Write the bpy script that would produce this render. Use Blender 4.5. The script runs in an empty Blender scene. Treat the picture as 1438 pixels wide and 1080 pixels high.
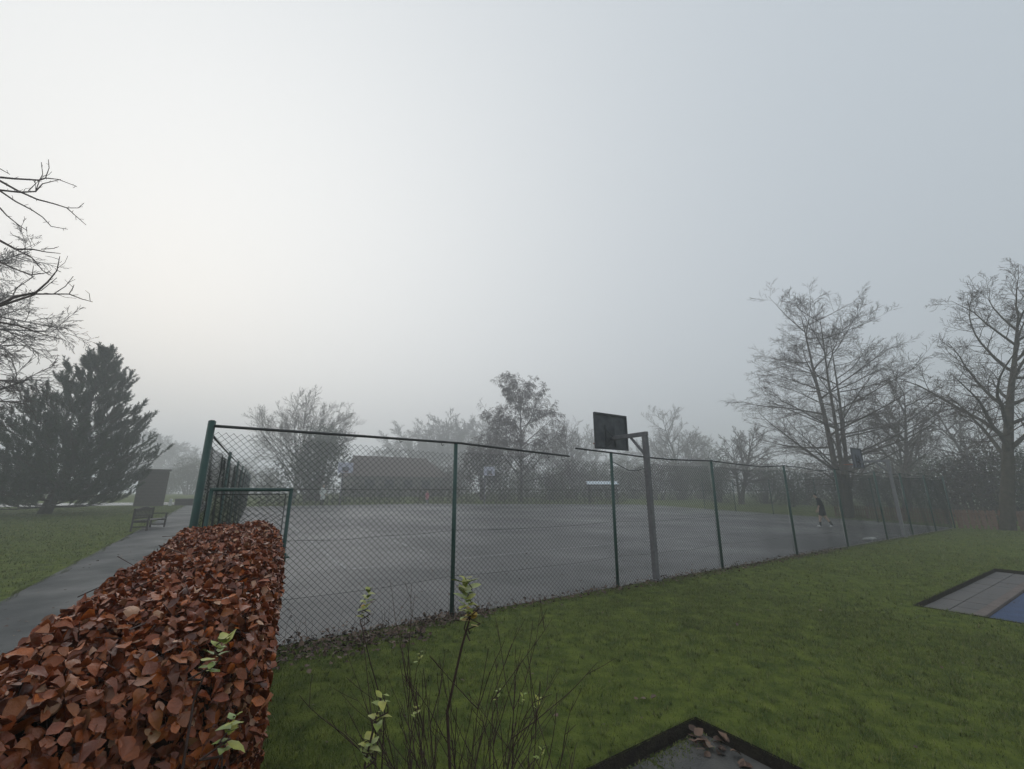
import bpy, bmesh, math, random
import numpy as np
from mathutils import Vector, Matrix

# ------------------------------------------------------------------ camera
SC = bpy.context.scene
COL = SC.collection
FPX, CAM_H = 584.0, 1.85
PITCH = math.atan(150 / FPX)
cam = bpy.data.cameras.new("camera")
cam.sensor_fit = 'HORIZONTAL'
cam.sensor_width = 36.0
cam.lens = 36.0 * FPX / 1438.0
cam.clip_start, cam.clip_end = 0.05, 3000
cam_o = bpy.data.objects.new("camera", cam)
COL.objects.link(cam_o)
cam_o.location = (0, 0, CAM_H)
cam_o.rotation_euler = (math.radians(90) + PITCH, 0, 0)
SC.camera = cam_o

# ------------------------------------------------------------------ sky and sun
SUN = Vector((-0.66, 0.70, 0.32)).normalized()
world = bpy.data.worlds.new("World")
SC.world = world
world.use_nodes = True
nt = world.node_tree
nt.nodes.clear()
def wn(t, **k):
    n = nt.nodes.new(t)
    for a, b in k.items(): setattr(n, a, b)
    return n
out = wn('ShaderNodeOutputWorld')
bg = wn('ShaderNodeBackground')
tc = wn('ShaderNodeTexCoord')
dot = wn('ShaderNodeVectorMath', operation='DOT_PRODUCT')
dot.inputs[1].default_value = SUN
nt.links.new(tc.outputs['Generated'], dot.inputs[0])
m1 = wn('ShaderNodeMath', operation='MULTIPLY_ADD')
m1.inputs[1].default_value, m1.inputs[2].default_value = 0.5, 0.5
nt.links.new(dot.outputs['Value'], m1.inputs[0])
m2 = wn('ShaderNodeMath', operation='POWER')
m2.inputs[1].default_value = 5.0
m2.use_clamp = True
nt.links.new(m1.outputs[0], m2.inputs[0])
mix = wn('ShaderNodeMix', data_type='RGBA')
mix.inputs['A'].default_value = (0.52, 0.585, 0.65, 1)
mix.inputs['B'].default_value = (1.12, 1.115, 1.095, 1)
nt.links.new(m2.outputs[0], mix.inputs['Factor'])
sky = wn('ShaderNodeTexSky', sky_type='NISHITA')
sky.sun_disc = False
sky.sun_elevation = math.asin(SUN.z)
sky.sun_rotation = math.atan2(SUN.x, SUN.y)
sky.air_density, sky.dust_density, sky.ozone_density = 2.0, 8.0, 1.0
skys = wn('ShaderNodeVectorMath', operation='SCALE')
skys.inputs['Scale'].default_value = 0.0015
nt.links.new(sky.outputs[0], skys.inputs[0])
addn = wn('ShaderNodeVectorMath', operation='ADD')
nt.links.new(mix.outputs['Result'], addn.inputs[0])
nt.links.new(skys.outputs[0], addn.inputs[1])
nt.links.new(addn.outputs[0], bg.inputs['Color'])
bg.inputs['Strength'].default_value = 1.0
nt.links.new(bg.outputs[0], out.inputs['Surface'])

sun = bpy.data.lights.new("sun", 'SUN')
sun.energy, sun.angle, sun.color = 0.5, math.radians(60), (1.0, 0.995, 0.985)
sun_o = bpy.data.objects.new("sun", sun)
COL.objects.link(sun_o)
sun_o.rotation_euler = (-SUN).to_track_quat('-Z', 'Y').to_euler()

SC.view_settings.view_transform = 'Standard'
SC.view_settings.look = 'None'
SC.view_settings.exposure = 0.0
SC.view_settings.gamma = 1.0
SC.render.engine = 'CYCLES'
SC.cycles.use_denoising = True
SC.cycles.max_bounces = 6
SC.cycles.diffuse_bounces = 3
SC.cycles.glossy_bounces = 2
SC.cycles.volume_bounces = 2
SC.cycles.sample_clamp_indirect = 4

HAZE_DENSITY = 0.0070
HAZE_G = 0.25

# ------------------------------------------------------------------ place: fence frame (s along the fence, n into the court)
AX, AY = -0.92, 7.02
D1, NN = (0.8358, 0.549), (-0.549, 0.8358)
def P2(s, n): return (AX + D1[0]*s + NN[0]*n, AY + D1[1]*s + NN[1]*n)
def SN(X, Y):
    dx, dy = X - AX, Y - AY
    return dx*D1[0] + dy*D1[1], dx*NN[0] + dy*NN[1]
def terr_n(n):
    m = max(0.0, min(n, 70.0)); return 0.018*m*m/(m + 3)
def terr(X, Y): return terr_n(SN(X, Y)[1])
def P(s, n, z=0.0):
    x, y = P2(s, n); return Vector((x, y, z + terr_n(n)))
def at(u, v, Y):
    """point of the place seen along a direction at forward distance Y"""
    a, b = (u - 719)/FPX, (540 - v)/FPX
    c, s = math.cos(PITCH), math.sin(PITCH)
    dy, dz = c - b*s, s + b*c
    t = Y/dy
    return Vector((a*t, Y, CAM_H + dz*t))
FENCE_ANG = math.atan2(D1[1], D1[0])

# ------------------------------------------------------------------ mesh helpers
def np_mesh(name, V, faces, smooth=False):
    V = np.asarray(V, dtype=np.float32)
    me = bpy.data.meshes.new(name)
    faces = [np.asarray(f, dtype=np.int32) for f in faces if len(f)]
    sizes = np.concatenate([np.full(len(f), f.shape[1], np.int32) for f in faces])
    loops = np.concatenate([f.ravel() for f in faces])
    me.vertices.add(len(V)); me.vertices.foreach_set('co', V.ravel())
    me.loops.add(len(loops)); me.loops.foreach_set('vertex_index', loops)
    me.polygons.add(len(sizes))
    st = np.zeros(len(sizes), np.int32); st[1:] = np.cumsum(sizes)[:-1]
    me.polygons.foreach_set('loop_start', st)
    me.polygons.foreach_set('loop_total', sizes)
    if smooth: me.polygons.foreach_set('use_smooth', np.ones(len(sizes), bool))
    me.update(calc_edges=True)
    return me

def link(name, me, mat=None, parent=None, loc=None):
    if mat is not None and me is not None and not me.materials: me.materials.append(mat)
    o = bpy.data.objects.new(name, me)
    COL.objects.link(o)
    if parent is not None: o.parent = parent
    if loc is not None: o.location = loc
    return o
def tag(o, label=None, cat=None, group=None, kind=None):
    if label: o['label'] = label
    if cat: o['category'] = cat
    if group: o['group'] = group
    if kind: o['kind'] = kind
    return o
def thing(name, label, cat, loc=(0, 0, 0), rz=0, group=None):
    o = bpy.data.objects.new(name, None)
    COL.objects.link(o)
    o.empty_display_size = 0.2
    o.location = loc; o.rotation_euler = (0, 0, rz)
    return tag(o, label, cat, group)
def copy_tree(o, parent=None):
    c = o.copy(); COL.objects.link(c); c.parent = parent
    for ch in [x for x in bpy.data.objects if x.parent == o]: copy_tree(ch, c)
    return c

def frusta(segs, k=4):
    """segs: array rows p0(3) p1(3) r0 r1 -> verts, quads"""
    S = np.asarray(segs, dtype=np.float64).reshape(-1, 8)
    p0, p1, r0, r1 = S[:, :3], S[:, 3:6], S[:, 6], S[:, 7]
    d = p1 - p0
    d /= np.maximum(np.linalg.norm(d, axis=1, keepdims=True), 1e-9)
    ref = np.where(np.abs(d[:, 2:3]) > 0.9, np.array([[1., 0, 0]]), np.array([[0., 0, 1.]]))
    u = np.cross(d, ref); u /= np.linalg.norm(u, axis=1, keepdims=True)
    w = np.cross(d, u)
    ang = np.arange(k)*2*math.pi/k
    ring = u[:, None, :]*np.cos(ang)[None, :, None] + w[:, None, :]*np.sin(ang)[None, :, None]
    a = p0[:, None, :] + ring*r0[:, None, None]
    b = p1[:, None, :] + ring*r1[:, None, None]
    V = np.concatenate([a, b], axis=1).reshape(-1, 3)
    M = len(S); base = (np.arange(M)*2*k)[:, None]
    i = np.arange(k); j = (i + 1) % k
    F = np.stack([base + i, base + j, base + k + j, base + k + i], axis=2).reshape(-1, 4)
    return V, F
def tube_mesh(name, segs, k=4, smooth=True):
    V, F = frusta(segs, k)
    return np_mesh(name, V, [F], smooth)
def poly_segs(pts, r0, r1=None):
    r1 = r0 if r1 is None else r1
    n = len(pts) - 1
    return [(*pts[i], *pts[i+1], r0 + (r1-r0)*i/n, r0 + (r1-r0)*(i+1)/n) for i in range(n)]
def capped(segs, k=8):
    """few closed tubes via bmesh"""
    bm = bmesh.new()
    for s in segs:
        p0, p1 = Vector(s[:3]), Vector(s[3:6])
        d = p1 - p0
        r = bmesh.ops.create_cone(bm, cap_ends=True, segments=k, radius1=s[6], radius2=s[7], depth=d.length)
        q = d.to_track_quat('Z', 'Y').to_matrix().to_4x4()
        bmesh.ops.transform(bm, verts=r['verts'], matrix=Matrix.Translation((p0+p1)/2) @ q)
    return bm
def bm_mesh(name, bm, smooth=False):
    me = bpy.data.meshes.new(name); bm.to_mesh(me); bm.free()
    if smooth:
        for p in me.polygons: p.use_smooth = True
    return me
def box_bm(bm, x0, x1, y0, y1, z0, z1, mat=None, bev=0.0):
    r = bmesh.ops.create_cube(bm, size=1)
    vs = r['verts']
    bmesh.ops.scale(bm, vec=(x1-x0, y1-y0, z1-z0), verts=vs)
    bmesh.ops.translate(bm, vec=((x0+x1)/2, (y0+y1)/2, (z0+z1)/2), verts=vs)
    if bev:
        es = list({e for v in vs for e in v.link_edges})
        rr = bmesh.ops.bevel(bm, geom=es, offset=bev, segments=1, affect='EDGES')
        vs = list({v for f in rr['faces'] for v in f.verts} | {v for v in vs if v.is_valid})
    if mat is not None: bmesh.ops.transform(bm, verts=[v for v in vs if v.is_valid], matrix=mat)
    return bm
def box(name, x0, x1, y0, y1, z0, z1, mat, parent=None, bev=0.0, mw=None):
    return link(name, bm_mesh(name, box_bm(bmesh.new(), x0, x1, y0, y1, z0, z1, mw, bev)), mat, parent)

# ------------------------------------------------------------------ materials
MATS = {}
def mat(name, c1, c2=None, rough=0.7, scale=5.0, bump=0.0, spec=0.5, rough2=None, bscale=None, metal=0.0, island=None, detail=5, trans=None):
    m = bpy.data.materials.new(name); m.use_nodes = True
    t = m.node_tree; b = t.nodes['Principled BSDF']
    b.inputs['Roughness'].default_value = rough
    b.inputs['Metallic'].default_value = metal
    b.inputs['Specular IOR Level'].default_value = spec
    b.inputs['Base Color'].default_value = (*c1, 1)
    tcn = t.nodes.new('ShaderNodeTexCoord')
    def noise(sc, det=detail):
        n = t.nodes.new('ShaderNodeTexNoise'); n.inputs['Scale'].default_value = sc
        n.inputs['Detail'].default_value = det; n.inputs['Roughness'].default_value = 0.6
        t.links.new(tcn.outputs['Object'], n.inputs['Vector']); return n
    if c2 is not None:
        n = noise(scale)
        r = t.nodes.new('ShaderNodeValToRGB')
        r.color_ramp.elements[0].position, r.color_ramp.elements[1].position = 0.35, 0.65
        r.color_ramp.elements[0].color, r.color_ramp.elements[1].color = (*c1, 1), (*c2, 1)
        t.links.new(n.outputs['Fac'], r.inputs[0]); t.links.new(r.outputs[0], b.inputs['Base Color'])
        if rough2 is not None:
            mr = t.nodes.new('ShaderNodeMapRange')
            mr.inputs['From Min'].default_value, mr.inputs['From Max'].default_value = 0.35, 0.65
            mr.inputs['To Min'].default_value, mr.inputs['To Max'].default_value = rough, rough2
            t.links.new(n.outputs['Fac'], mr.inputs['Value']); t.links.new(mr.outputs[0], b.inputs['Roughness'])
    if island:
        g = t.nodes.new('ShaderNodeNewGeometry'); oi = t.nodes.new('ShaderNodeObjectInfo')
        ad = t.nodes.new('ShaderNodeMath'); ad.operation = 'ADD'
        t.links.new(g.outputs['Random Per Island'], ad.inputs[0]); t.links.new(oi.outputs['Random'], ad.inputs[1])
        fr = t.nodes.new('ShaderNodeMath'); fr.operation = 'FRACT'; t.links.new(ad.outputs[0], fr.inputs[0])
        r = t.nodes.new('ShaderNodeValToRGB'); els = r.color_ramp.elements
        while len(els) < len(island): els.new(0.5)
        for i, cc in enumerate(island):
            els[i].position = i/(len(island)-1); els[i].color = (*cc, 1)
        t.links.new(fr.outputs[0], r.inputs[0])
        n = noise(scale)
        mx = t.nodes.new('ShaderNodeMix'); mx.data_type = 'RGBA'; mx.blend_type = 'MULTIPLY'
        mx.inputs['Factor'].default_value = 0.6
        r2 = t.nodes.new('ShaderNodeValToRGB')
        r2.color_ramp.elements[0].position, r2.color_ramp.elements[1].position = 0.3, 0.7
        r2.color_ramp.elements[0].color, r2.color_ramp.elements[1].color = (0.45, 0.5, 0.5, 1), (1.45, 1.4, 1.3, 1)
        t.links.new(n.outputs['Fac'], r2.inputs[0])
        t.links.new(r.outputs[0], mx.inputs['A']); t.links.new(r2.outputs[0], mx.inputs['B'])
        t.links.new(mx.outputs['Result'], b.inputs['Base Color'])
    if bump:
        n = noise(bscale or scale*4, 8)
        bp = t.nodes.new('ShaderNodeBump'); bp.inputs['Strength'].default_value = bump
        bp.inputs['Distance'].default_value = 0.02
        t.links.new(n.outputs['Fac'], bp.inputs['Height']); t.links.new(bp.outputs[0], b.inputs['Normal'])
    MATS[name] = m
    return m
M = MATS
mat('grass_ground', (0.050, 0.075, 0.010), (0.130, 0.160, 0.024), rough=0.9, scale=4.5, bump=0.8, bscale=60, spec=0.15)
mat('grass_blade', (0.05, 0.08, 0.02), rough=0.5, spec=0.35, scale=1.8, island=[(0.060, 0.090, 0.014), (0.110, 0.142, 0.021), (0.178, 0.196, 0.042), (0.062, 0.104, 0.025), (0.134, 0.164, 0.031), (0.24, 0.21, 0.095)])
mat('soil', (0.022, 0.017, 0.012), (0.04, 0.032, 0.022), rough=0.95, scale=12, bump=0.8, spec=0.2)
mat('paving', (0.075, 0.070, 0.068), (0.125, 0.115, 0.108), rough=0.55, rough2=0.75, scale=3.5, bump=0.3, bscale=70)
mat('paving_dark', (0.040, 0.040, 0.036), (0.085, 0.080, 0.072), rough=0.5, rough2=0.75, scale=5, bump=0.4, bscale=70)
mat('blue_play', (0.016, 0.040, 0.105), (0.028, 0.060, 0.15), rough=0.6, scale=4, bump=0.4, bscale=120)
mat('kerb', (0.11, 0.085, 0.075), (0.16, 0.13, 0.115), rough=0.8, scale=6, bump=0.3)
mat('green_steel', (0.006, 0.046, 0.037), (0.010, 0.060, 0.048), rough=0.42, scale=9, bump=0.1)
mat('wire', (0.006, 0.015, 0.013), rough=0.7, spec=0.3)
mat('wire_dark', (0.014, 0.018, 0.018), rough=0.5)
mat('bark', (0.045, 0.036, 0.030), (0.085, 0.070, 0.058), rough=0.9, scale=8, bump=0.7, bscale=30, spec=0.2)
mat('bark_red', (0.045, 0.026, 0.022), (0.075, 0.045, 0.038), rough=0.75, scale=20, spec=0.3)
mat('bark_green', (0.055, 0.048, 0.036), (0.095, 0.082, 0.062), rough=0.9, scale=6, bump=0.6, bscale=30, spec=0.2)
mat('twig', (0.070, 0.050, 0.040), (0.10, 0.074, 0.058), rough=0.85, scale=6, spec=0.2)
mat('needles', (0.02, 0.04, 0.02), rough=0.6, spec=0.3, scale=0.8, island=[(0.022, 0.040, 0.022), (0.038, 0.062, 0.034), (0.055, 0.082, 0.045)])
mat('evergreen', (0.03, 0.05, 0.02), rough=0.4, spec=0.5, scale=0.7, island=[(0.022, 0.036, 0.014), (0.035, 0.055, 0.022), (0.05, 0.07, 0.03)])
mat('olive_leaf', (0.05, 0.06, 0.02), rough=0.6, spec=0.3, scale=0.7, island=[(0.045, 0.045, 0.022), (0.070, 0.072, 0.034), (0.095, 0.092, 0.046)])
mat('brown_leaf', (0.05, 0.03, 0.02), rough=0.7, spec=0.2, scale=0.7, island=[(0.045, 0.032, 0.026), (0.070, 0.048, 0.038), (0.09, 0.064, 0.050)])
mat('copper_leaf', (0.15, 0.05, 0.02), rough=0.30, spec=0.5, scale=25, bump=0.25, bscale=90,
    island=[(0.10, 0.022, 0.009), (0.30, 0.066, 0.016), (0.17, 0.040, 0.014), (0.46, 0.118, 0.018), (0.23, 0.058, 0.020), (0.36, 0.120, 0.038), (0.09, 0.022, 0.010), (0.30, 0.078, 0.020), (0.19, 0.048, 0.018), (0.46, 0.25, 0.14)])
mat('litter_leaf', (0.1, 0.06, 0.04), rough=0.6, spec=0.4, scale=25,
    island=[(0.045, 0.025, 0.018), (0.10, 0.052, 0.032), (0.075, 0.04, 0.028), (0.17, 0.10, 0.065), (0.05, 0.03, 0.022), (0.24, 0.17, 0.12)])
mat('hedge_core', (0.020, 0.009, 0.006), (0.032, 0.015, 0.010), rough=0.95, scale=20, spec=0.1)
mat('fresh_leaf', (0.15, 0.25, 0.08), rough=0.45, spec=0.4, scale=30, island=[(0.20, 0.27, 0.06), (0.30, 0.35, 0.08), (0.36, 0.35, 0.07), (0.24, 0.31, 0.11)])
mat('yellow_leaf', (0.45, 0.33, 0.06), rough=0.5, spec=0.4, scale=30, island=[(0.42, 0.32, 0.08), (0.5, 0.3, 0.04), (0.36, 0.33, 0.12)])
mat('post_steel', (0.12, 0.115, 0.125), (0.17, 0.165, 0.175), rough=0.6, scale=12, bump=0.2)
mat('post_pale', (0.17, 0.17, 0.18), (0.22, 0.22, 0.23), rough=0.6, scale=12, bump=0.2)
mat('board_back', (0.026, 0.031, 0.038), (0.075, 0.082, 0.092), rough=0.6, scale=5, bump=0.3)
mat('board_blue', (0.075, 0.085, 0.115), (0.11, 0.12, 0.155), rough=0.7, scale=4)
mat('board_frame', (0.035, 0.04, 0.046), rough=0.6)
mat('board_white', (0.52, 0.52, 0.62), (0.62, 0.62, 0.70), rough=0.6, scale=3)
mat('rim', (0.30, 0.07, 0.03), rough=0.5)
mat('bench_wood', (0.030, 0.025, 0.022), (0.060, 0.050, 0.044), rough=0.6, scale=14, bump=0.2)
mat('brick', (0.060, 0.050, 0.046), (0.095, 0.078, 0.068), rough=0.9, scale=9)
mat('mortar', (0.11, 0.10, 0.095), rough=0.95)
mat('stone_cap', (0.10, 0.09, 0.083), (0.14, 0.125, 0.115), rough=0.85, scale=6)
mat('roof_tile', (0.115, 0.080, 0.066), (0.15, 0.105, 0.088), rough=0.85, scale=3)
mat('wall_brick', (0.10, 0.085, 0.070), (0.14, 0.12, 0.10), rough=0.9, scale=3)
mat('window_glass', (0.02, 0.025, 0.03), rough=0.1)
mat('window_frame', (0.10, 0.085, 0.075), rough=0.6)
mat('pale_blue_roof', (0.50, 0.60, 0.68), (0.58, 0.68, 0.76), rough=0.35, scale=2)
mat('picket_wood', (0.15, 0.085, 0.062), (0.24, 0.15, 0.11), rough=0.85, scale=10, bump=0.2)
mat('skin', (0.58, 0.40, 0.30), rough=0.55)
mat('navy', (0.010, 0.011, 0.018), rough=0.9)
mat('black_cloth', (0.014, 0.018, 0.02), rough=0.9)
mat('hair', (0.012, 0.010, 0.009), rough=0.7)
mat('hair_fair', (0.30, 0.22, 0.13), rough=0.7)
mat('white_cloth', (0.72, 0.74, 0.70), rough=0.9)
mat('pink_cloth', (0.60, 0.24, 0.28), rough=0.9)
mat('grey_cloth', (0.22, 0.22, 0.23), rough=0.9)
mat('white_shoe', (0.75, 0.75, 0.75), rough=0.6)
mat('pale_stone', (0.42, 0.42, 0.41), (0.55, 0.55, 0.54), rough=0.85, scale=8, bump=0.3)
mat('white_paint', (0.7, 0.7, 0.7), rough=0.6)
mat('rust', (0.10, 0.045, 0.025), (0.14, 0.07, 0.04), rough=0.8, scale=20)

def asphalt(name, dark, light, r0, r1, wet_scale):
    m = bpy.data.materials.new(name); m.use_nodes = True
    t = m.node_tree; b = t.nodes['Principled BSDF']
    tcn = t.nodes.new('ShaderNodeTexCoord')
    def noise(sc, det, ro=0.6):
        n = t.nodes.new('ShaderNodeTexNoise'); n.inputs['Scale'].default_value = sc
        n.inputs['Detail'].default_value = det; n.inputs['Roughness'].default_value = ro
        t.links.new(tcn.outputs['Object'], n.inputs['Vector']); return n
    big, fine = noise(wet_scale, 6), noise(90, 3)
    r = t.nodes.new('ShaderNodeValToRGB')
    r.color_ramp.elements[0].position, r.color_ramp.elements[1].position = 0.35, 0.68
    r.color_ramp.elements[0].color, r.color_ramp.elements[1].color = (*dark, 1), (*light, 1)
    t.links.new(big.outputs['Fac'], r.inputs[0])
    mx = t.nodes.new('ShaderNodeMix'); mx.data_type = 'RGBA'; mx.blend_type = 'MULTIPLY'; mx.inputs['Factor'].default_value = 0.5
    r2 = t.nodes.new('ShaderNodeValToRGB')
    r2.color_ramp.elements[0].position, r2.color_ramp.elements[1].position = 0.35, 0.7
    r2.color_ramp.elements[0].color, r2.color_ramp.elements[1].color = (0.55, 0.55, 0.55, 1), (1.35, 1.35, 1.35, 1)
    t.links.new(fine.outputs['Fac'], r2.inputs[0])
    t.links.new(r.outputs[0], mx.inputs['A']); t.links.new(r2.outputs[0], mx.inputs['B'])
    t.links.new(mx.outputs['Result'], b.inputs['Base Color'])
    mr = t.nodes.new('ShaderNodeMapRange')
    mr.inputs['From Min'].default_value, mr.inputs['From Max'].default_value = 0.38, 0.66
    mr.inputs['To Min'].default_value, mr.inputs['To Max'].default_value = r1, r0
    t.links.new(big.outputs['Fac'], mr.inputs['Value']); t.links.new(mr.outputs[0], b.inputs['Roughness'])
    bp = t.nodes.new('ShaderNodeBump'); bp.inputs['Strength'].default_value = 0.35; bp.inputs['Distance'].default_value = 0.006
    t.links.new(fine.outputs['Fac'], bp.inputs['Height']); t.links.new(bp.outputs[0], b.inputs['Normal'])
    M[name] = m
    return m
asphalt('court', (0.066, 0.066, 0.067), (0.096, 0.094, 0.093), 0.34, 0.58, 0.22)
asphalt('path', (0.045, 0.050, 0.050), (0.075, 0.078, 0.076), 0.55, 0.8, 0.8)
asphalt('road', (0.07, 0.07, 0.072), (0.10, 0.10, 0.10), 0.12, 0.25, 0.3)
# worn court paint: white with the asphalt showing through
def worn_paint():
    m = mat('worn_paint', (0.10, 0.10, 0.10), (0.42, 0.42, 0.42), rough=0.6, scale=2.2, detail=9)
    return m
worn_paint()

# ------------------------------------------------------------------ ground
SLAB = (-1.6, 0.45, -7.6, -3.80)
PATIO = (6.72, 12.9, -9.5, -3.66)
def sheet(name, s_lines, n_lines, material, dz, keep=lambda s, n: True):
    V = []; F = []; ni = len(n_lines)
    for s in s_lines:
        for n in n_lines: V.append(P(s, n, dz))
    for i in range(len(s_lines)-1):
        for j in range(ni-1):
            sm, nm = (s_lines[i]+s_lines[i+1])/2, (n_lines[j]+n_lines[j+1])/2
            if keep(sm, nm): F.append((i*ni+j, (i+1)*ni+j, (i+1)*ni+j+1, i*ni+j+1))
    return link(name, np_mesh(name, V, [F]), material)
n_base = [-140, -80, -40, -20, -12, -9.5, -7.6, -6, -5, -4.43, -3.80, -3.66, -2, -1, 0] + [0.5, 1, 1.5, 2, 3, 4, 5, 6, 7, 8, 9, 10, 12, 14, 16, 18, 20, 22, 24, 26, 28, 30, 32, 34, 36, 38, 40, 43, 46, 50, 55, 60, 70, 90, 120, 160]
s_base = [-160, -100, -60, -40, -25, -15, -10, -8, -6.2, -4.4, -3.4, -1.6, 0.45, 3, 6.72, 9, 12.9, 18, 25, 32, 40, 60, 90, 140, 200]
def in_hole(s, n):
    return any(a < s < b and c < n < d for a, b, c, d in (SLAB, PATIO))
g = sheet('lawn_ground', s_base, n_base, M['grass_ground'], 0, lambda s, n: not in_hole(s, n))
tag(g, 'green lawn ground round the court', kind='structure')

# court surface
bm = bmesh.new()
n_c = [n for n in n_base if 0 <= n <= 38]
def court_left(n): return -3.39 + 1.6*n/36
def court_right(n): return float(np.interp(n, [0, 2.7, 9.8, 16, 25.5, 30, 38], [28.6, 30, 31.9, 33.2, 35.5, 33, 30]))
def court_back(s): return float(np.interp(s, [-4, 14, 17, 36], [36, 36, 34.5, 25.5]))
V = []; F = []
for n in [x for x in n_c if x <= 36]:
    l, r = court_left(n), court_right(n)
    if n > 25.5: r = float(np.interp(n, [25.5, 34.5, 36], [35.5, 17, 13]))
    V += [P(l + (r-l)*k/8, n, 0.02 if n > 0 else 0.012) for k in range(9)]
rows = len(V)//9
for i in range(rows-1):
    for k in range(8): F.append((i*9+k, i*9+k+1, (i+1)*9+k+1, (i+1)*9+k))
tag(link('court_surface', np_mesh('court_surface', V, [F]), M['court']), kind='structure')
# painted lines on the court
def strip(name, a, b, w, material, dz, parent=None):
    steps = sorted({0.0, 1.0} | {(n - a[1])/(b[1]-a[1]) for n in n_base if abs(b[1]-a[1]) > 1e-6 and 0 < (n-a[1])/(b[1]-a[1]) < 1})
    dx, dy = b[0]-a[0], b[1]-a[1]; L = math.hypot(dx, dy); ox, oy = -dy/L*w/2, dx/L*w/2
    V = []; F = []
    for t in steps:
        s, n = a[0]+dx*t, a[1]+dy*t
        V += [P(s+ox, n+oy, dz), P(s-ox, n-oy, dz)]
    for i in range(len(steps)-1): F.append((2*i, 2*i+1, 2*i+3, 2*i+2))
    return link(name, np_mesh(name, V, [F]), material, parent)
mk = tag(bpy.data.objects.new('court_markings', None), 'worn white painted lines on the asphalt court', kind='structure')
COL.objects.link(mk)
for a, b in [((-0.55, 4.7), (-0.25, 33)), ((-0.5, 4.6), (27, 4.6)), ((27, 4.6), (27.2, 22)), ((2.0, 6.0), (2.2, 30)), ((12.6, 4.65), (12.6, 30)), ((2.1, 17.5), (27, 17.5)), ((5.0, 30), (24, 28)), ((15.4, 5.6), (15.5, 15)), ((1.2, 10), (12.5, 10)), ((18, 8.6), (26, 8.6))]:
    strip('line', a, b, 0.075, M['worn_paint'], 0.025, mk)

# path beside the lawn and the wet road beyond
strip('asphalt_path', (-5.20, -12), (-5.30, 41.5), 1.6, M['path'], 0.018)
tag(bpy.data.objects['asphalt_path'], kind='structure')
n_r = [41.5, 43, 46, 47.5]
rd = sheet('wet_road', [-120, -80, -40, -20, -10, -4.4], n_r, M['road'], 0.022)
tag(rd, kind='structure')

# soil edges of the two sunk paved areas
def edge_strip(parent_name, pts, depth, material, jag=0.012):
    V = []; F = []
    rr = random.Random(3)
    L = []
    for (a, b) in zip(pts[:-1], pts[1:]):
        m = max(2, int(math.hypot(b[0]-a[0], b[1]-a[1])/0.08))
        for i in range(m): L.append((a[0]+(b[0]-a[0])*i/m, a[1]+(b[1]-a[1])*i/m))
    L.append(pts[-1])
    for s, n in L:
        j = rr.uniform(-jag, jag); k = rr.uniform(-jag, jag)
        V += [P(s, n, 0.012), P(s+j, n+k, -depth*0.5), P(s, n, -depth-0.02)]
    for i in range(len(L)-1):
        for q in (0, 1): F.append((3*i+q, 3*i+q+1, 3*i+q+4, 3*i+q+3))
    return link(parent_name, np_mesh(parent_name, V, [F]), material)
e1 = edge_strip('soil_edge', [(-1.6, -3.80), (0.45, -3.80), (0.45, -7.6)], 0.075, M['soil'])
e2 = edge_strip('soil_edge', [(6.72, -9.5), (6.72, -3.66), (12.9, -3.66), (12.9, -9.5)], 0.075, M['soil'])
for e in (e1, e2): tag(e, 'dark cut soil edge round sunk paving', kind='structure')

# near sunk slabs
pv = tag(bpy.data.objects.new('slab_paving', None), 'sunk concrete slab paving with moss in the lawn', kind='structure')
COL.objects.link(pv)
b0 = sheet('bed', [-1.6, 0.45], [-7.6, -3.80], M['soil'], -0.09); b0.parent = pv
def slab(s0, s1, n0, n1, z, th, material, parent, name='slab'):
    bm = bmesh.new()
    box_bm(bm, s0, s1, n0, n1, z-th, z, None, 0.006)
    me = bm_mesh(name, bm)
    o = link(name, me, material, parent)
    o.matrix_world = Matrix.Translation((AX, AY, 0)) @ Matrix.Rotation(FENCE_ANG, 4, 'Z')
    return o
rr = random.Random(5)
for i in range(3):
    for j in range(5):
        s1 = 0.41 - i*0.66; n1 = -3.87 - j*0.66
        slab(s1-0.645, s1, n1-0.645, n1, -0.060 + rr.uniform(-0.004, 0.004), 0.028, M['paving_dark'], pv)

rg0 = np.random.default_rng(3)
mV = []; mF = []
for i in range(3200):
    t = rg0.random(); q = abs(rg0.normal(0, 0.05))
    s_, n_ = ((-1.55 + 1.97*t, -3.86 - q*1.6) if i % 3 else ((-0.25, -3.9 - 1.2*t) if i % 2 else (-1.5 + 1.9*t, -4.52)))
    s_ += rg0.normal(0, 0.008); n_ += rg0.normal(0, 0.008)
    p = P(s_, n_, -0.066); h = rg0.uniform(0.008, 0.022); k = len(mV); w = 0.006
    mV += [p + Vector((-w, 0, 0)), p + Vector((w, rg0.normal(0, .004), 0)), p + Vector((rg0.normal(0, .008), rg0.normal(0, .008), h))]; mF.append((k, k+1, k+2))
mo_ = link('moss', np_mesh('moss', mV, [mF]), M['grass_blade'], pv); tag(mo_, kind='stuff')
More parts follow.
